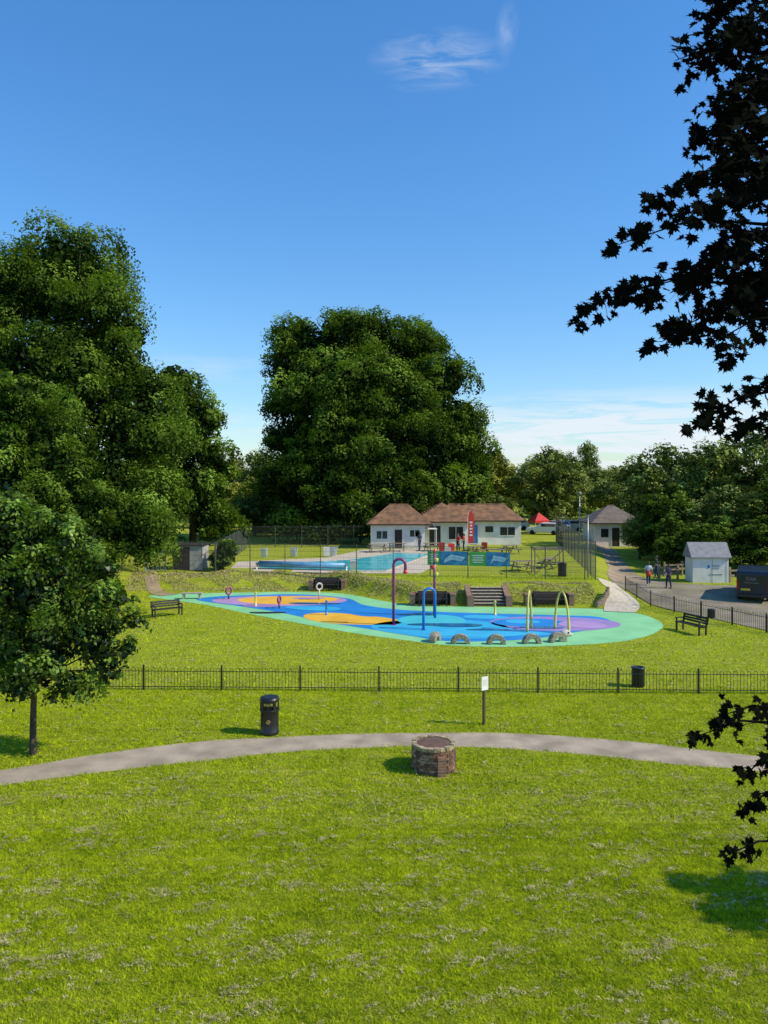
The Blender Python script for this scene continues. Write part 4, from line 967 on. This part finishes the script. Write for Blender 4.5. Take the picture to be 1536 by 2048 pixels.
for b in (-.6, .6): f.tube([(-1.1, b, 1.85), (1.1, b, 1.85)], .05, 6)
f.tube([(-1, -.6, .1), (1, -.6, 1.8)], .035, 6); f.out('frame', 'wood', t)
def gatepost(x, y):
    t = thing('timber_fence', 'short weathered post and rail section by the track', 'fence', (x, y, Hf(x, y)), .3)
    for sx in (-.8, .8): MB().box((sx, 0, .55), (.12, .12, 1.1)).out('post', 'wood', t)
    for z in (.5, .85): MB().box((0, -.07, z), (1.8, .03, .12)).out('rail', 'wood', t)
gatepost(20.9, 56.5); gatepost(22.0, 58.5); gatepost(25.4, 55.0)

# ------------------------------------------------------------ people
def skin_mesh(nodes, edges, root, lv=1):
    names = list(nodes); me = bpy.data.meshes.new('sk')
    me.from_pydata([nodes[n][:3] for n in names], [(names.index(a), names.index(b)) for a, b in edges], [])
    ob = bpy.data.objects.new('sk', me); COL.objects.link(ob)
    ob.modifiers.new('s', 'SKIN'); sm = ob.modifiers.new('u', 'SUBSURF'); sm.levels = lv; sm.render_levels = lv
    sv = me.skin_vertices[0].data
    for i, n in enumerate(names):
        r = nodes[n][3]; sv[i].radius = (r, r) if not hasattr(r, '__len__') else r; sv[i].use_root = (n == root)
    dg = bpy.context.evaluated_depsgraph_get(); out = bpy.data.meshes.new_from_object(ob.evaluated_get(dg)); bpy.data.objects.remove(ob)
    out.materials.clear(); return out
def person(x, y, rz, top, bottom, lab, waist=None, stride=.16, sc=1.0):
    t = thing('person', lab, 'person', (x, y, Hf(x, y) + .03), rz); t.scale = (sc,) * 3
    s = stride
    N_ = {'pel': (0, 0, .95, .115), 'wai': (0, 0, 1.1, .1), 'che': (0, 0, 1.3, .125), 'nb': (0, 0, 1.45, .06), 'nk': (0, .01, 1.52, .048), 'h1': (0, .02, 1.6, .08), 'h2': (0, .02, 1.68, .07)}
    E = [('pel', 'wai'), ('wai', 'che'), ('che', 'nb'), ('nb', 'nk'), ('nk', 'h1'), ('h1', 'h2')]
    for k, q in (('l', -1), ('r', 1)):
        d = q * s
        N_.update({'s' + k: (q * .17, 0, 1.4, .055), 'e' + k: (q * .23, -d * .4, 1.14, .042), 'w' + k: (q * .22, .08 - d * .9, .92, .028), 'p' + k: (q * .215, .11 - d, .85, .034),
                   'hp' + k: (q * .09, 0, .88, .085), 'k' + k: (q * .1, d * .7 + .04, .5, .058), 'a' + k: (q * .1, d * 1.1 - .02, .09, .04), 't' + k: (q * .11, d * 1.1 + .14, .035, .035)})
        E += [('che', 's' + k), ('s' + k, 'e' + k), ('e' + k, 'w' + k), ('w' + k, 'p' + k), ('pel', 'hp' + k), ('hp' + k, 'k' + k), ('k' + k, 'a' + k), ('a' + k, 't' + k)]
    me = skin_mesh(N_, E, 'pel')
    body = bpy.data.objects.new('body', me); COL.objects.link(body)
    mb = MB()
    for k, q in (('l', -1), ('r', 1)):
        px_, py_, pz, _ = N_['p' + k]
        for j in range(4):
            L_ = (.065, .075, .07, .055)[j]; oy = .028 - .018 * j
            mb.tube([(px_, py_ + oy, pz), (px_ - q * .004, py_ + oy + .005, pz - L_ * .6), (px_ - q * .018, py_ + oy + .008, pz - L_)], [.01, .009, .007], 6)
        mb.tube([(px_, py_ + .02, pz + .02), (px_ - q * .01, py_ + .055, pz - .01), (px_ - q * .015, py_ + .06, pz - .04)], [.012, .01, .008], 6)
        mb.sphere((q * .083, .02, 1.62), (.012, .02, .03), n=6, m_=5)
        mb.sphere((q * .03, .098, 1.645), (.012, .006, .007), n=6, m_=4)
    mb.tube([(0, .09, 1.65), (0, .12, 1.615), (0, .095, 1.605)], [.008, .016, .01], 6); mb.box((0, .098, 1.575), (.045, .01, .01))
    import bmesh
    bm = bmesh.new(); bm.from_mesh(me); tmp = bpy.data.meshes.new('x'); tmp.from_pydata(mb.v, [], mb.f); bm.from_mesh(tmp); bm.to_mesh(me); bm.free()
    me.materials.append(M['skin']); me.polygons.foreach_set('use_smooth', [True] * len(me.polygons)); body.parent = t
    def cloth(keys, root, grow, mat, name):
        nn = {k: (*N_[k][:3], N_[k][3] + grow) for k in keys}; ee = [e for e in E if e[0] in keys and e[1] in keys]
        m2 = skin_mesh(nn, ee, root); m2.materials.append(M[mat]); m2.polygons.foreach_set('use_smooth', [True] * len(m2.polygons))
        o = bpy.data.objects.new(name, m2); COL.objects.link(o); o.parent = t
    cloth(['pel', 'wai', 'che', 'nb', 'sl', 'el', 'sr', 'er'], 'che', .016, top, 'shirt')
    cloth(['wai', 'pel', 'hpl', 'kl', 'al', 'hpr', 'kr', 'ar'], 'pel', .02, bottom, 'trousers')
    h = MB().sphere((0, .0, 1.665), (.098, .105, .105), n=12, m_=8).sphere((0, -.06, 1.58), (.075, .05, .1)); h.out('hair', 'hair', t, True)
    if waist: MB().lathe([(.15, .98), (.165, 1.02), (.16, 1.06)], 14).lathe([(.17, .68), (.19, .8), (.155, 1.0)], 14).out('tied_jacket', waist, t, True)
    for k in ('l', 'r'):
        a = N_['a' + k]; MB().sphere((a[0], a[1] + .07, .045), (.05, .14, .045)).out('shoe', 'white' if waist else 'black', t, True)
person(18.3, 53.2, -.2, 'paleblue', 'denim', 'person walking in pale top with red jacket round waist', 'redcloth', sc=.93)
person(19.1, 51.6, .15, 'navy', 'navy', 'person walking in dark navy clothes', None, -.13, .92)
person(6.9, 71.5, 2.4, 'redcloth', 'denim', 'person in red top standing by the pool building', None, .05, .98)
person(7.5, 72.2, 1.2, 'redcloth', 'navy', 'person in red top beside the red flag', None, .05, .95)
person(3.4, 73.4, .6, 'navy', 'denim', 'person in dark top outside the white building', None, .08, .98)
person(20.2, 57.0, 1.2, 'navy', 'denim', 'person in dark jacket on the track by the timber rails', None, .1, .95)

# ------------------------------------------------------------ camera, light, sky
cam = bpy.data.cameras.new('camera'); co = bpy.data.objects.new('camera', cam); COL.objects.link(co)
co.location = (0, 0, 7.6); co.rotation_euler = (math.pi / 2, 0, 0)
cam.sensor_fit = 'VERTICAL'; cam.sensor_height = 24; cam.lens = 24 * 1538 / 2048; cam.shift_y = -64 / 2048
cam.clip_start = .1; cam.clip_end = 6000
scene.camera = co
el = math.radians(40); az = math.radians(-13)
d = Vector((math.cos(el) * math.cos(az), math.cos(el) * math.sin(az), math.sin(el)))
sl = bpy.data.lights.new('sun', 'SUN'); sl.energy = 5.0; sl.angle = math.radians(.5); sl.color = (1, .92, .74)
so = bpy.data.objects.new('sun', sl); COL.objects.link(so); so.rotation_euler = d.to_track_quat('Z', 'Y').to_euler(); so.location = (30, -10, 40)
wd_ = bpy.data.worlds.new('World'); scene.world = wd_; wd_.use_nodes = True
N = wd_.node_tree.nodes; L = wd_.node_tree.links; bg = N['Background']
sky = N.new('ShaderNodeTexSky'); sky.sky_type = 'NISHITA'; sky.sun_disc = False; sky.sun_elevation = el; sky.sun_rotation = math.atan2(d.x, d.y)
sky.air_density = 1.3; sky.dust_density = .1; sky.ozone_density = 1.6
gm = N.new('ShaderNodeGamma'); gm.inputs['Gamma'].default_value = .86; L.new(sky.outputs[0], gm.inputs['Color'])
tint = N.new('ShaderNodeMix'); tint.data_type = 'RGBA'; tint.blend_type = 'MULTIPLY'; tint.inputs[0].default_value = 1; L.new(gm.outputs[0], tint.inputs[6]); tint.inputs[7].default_value = (.74, .95, 1.26, 1)
hs = N.new('ShaderNodeHueSaturation'); hs.inputs['Saturation'].default_value = 1.18; hs.inputs['Value'].default_value = 1.2
L.new(tint.outputs[2], hs.inputs['Color'])
tc = N.new('ShaderNodeTexCoord')
def vm(op, a, b=None):
    n = N.new('ShaderNodeVectorMath'); n.operation = op
    if isinstance(a, tuple): n.inputs[0].default_value = a
    else: L.new(a, n.inputs[0])
    if b is not None:
        if isinstance(b, tuple): n.inputs[1].default_value = b
        else: L.new(b, n.inputs[1])
    return n
def ma(op, a, b=None, clamp=False):
    n = N.new('ShaderNodeMath'); n.operation = op; n.use_clamp = clamp
    for i, v in enumerate((a, b)):
        if v is None: continue
        if isinstance(v, (int, float)): n.inputs[i].default_value = v
        else: L.new(v, n.inputs[i])
    return n.outputs[0]
def cloud(cdir, sc, nscale, thr, gain, seed, amp=1):
    c = Vector(cdir).normalized()
    df = vm('SUBTRACT', tc.outputs['Generated'], tuple(c)); m_ = vm('MULTIPLY', df.outputs[0], sc); ln = vm('LENGTH', m_.outputs[0]).outputs['Value']
    mask = ma('SUBTRACT', 1.0, ln, True); mask = ma('MULTIPLY', mask, amp)
    v = vm('MULTIPLY', df.outputs[0], nscale); v2 = vm('ADD', v.outputs[0], (seed, seed, 0))
    nz = N.new('ShaderNodeTexNoise'); nz.inputs['Scale'].default_value = 1; nz.inputs['Detail'].default_value = 7; nz.inputs['Roughness'].default_value = .62; nz.inputs['Distortion'].default_value = .6
    L.new(v2.outputs[0], nz.inputs['Vector'])
    a = ma('SUBTRACT', nz.outputs['Fac'], thr); a = ma('MULTIPLY', a, gain, True)
    return ma('MULTIPLY', a, mask)
cl = [cloud((.07, 1, .545), (12, 1, 32), (16, 16, 70), .42, 3, 3, .75), cloud((.16, 1, .585), (70, 1, 38), (40, 10, 18), .38, 3, 9, .45), cloud((.3, 1, .055), (3.0, 1, 15), (9, 9, 100), .38, 7, 5, 1.5), cloud((-.22, 1, .145), (9, 1, 40), (9, 9, 70), .4, 3, 6, .5), cloud((-.1, 1, .05), (3.0, 1, 22), (8, 8, 70), .42, 3, 12)]
tot = cl[0]
for q in cl[1:]: tot = ma('ADD', tot, q, True)
tot = ma('MULTIPLY', tot, .85)
mx = N.new('ShaderNodeMix'); mx.data_type = 'RGBA'; L.new(tot, mx.inputs[0]); L.new(hs.outputs[0], mx.inputs[6]); mx.inputs[7].default_value = (5.6, 6.0, 6.5, 1)
L.new(mx.outputs[2], bg.inputs['Color']); bg.inputs['Strength'].default_value = .15
scene.view_settings.view_transform = 'Standard'; scene.view_settings.look = 'None'; scene.view_settings.exposure = 0
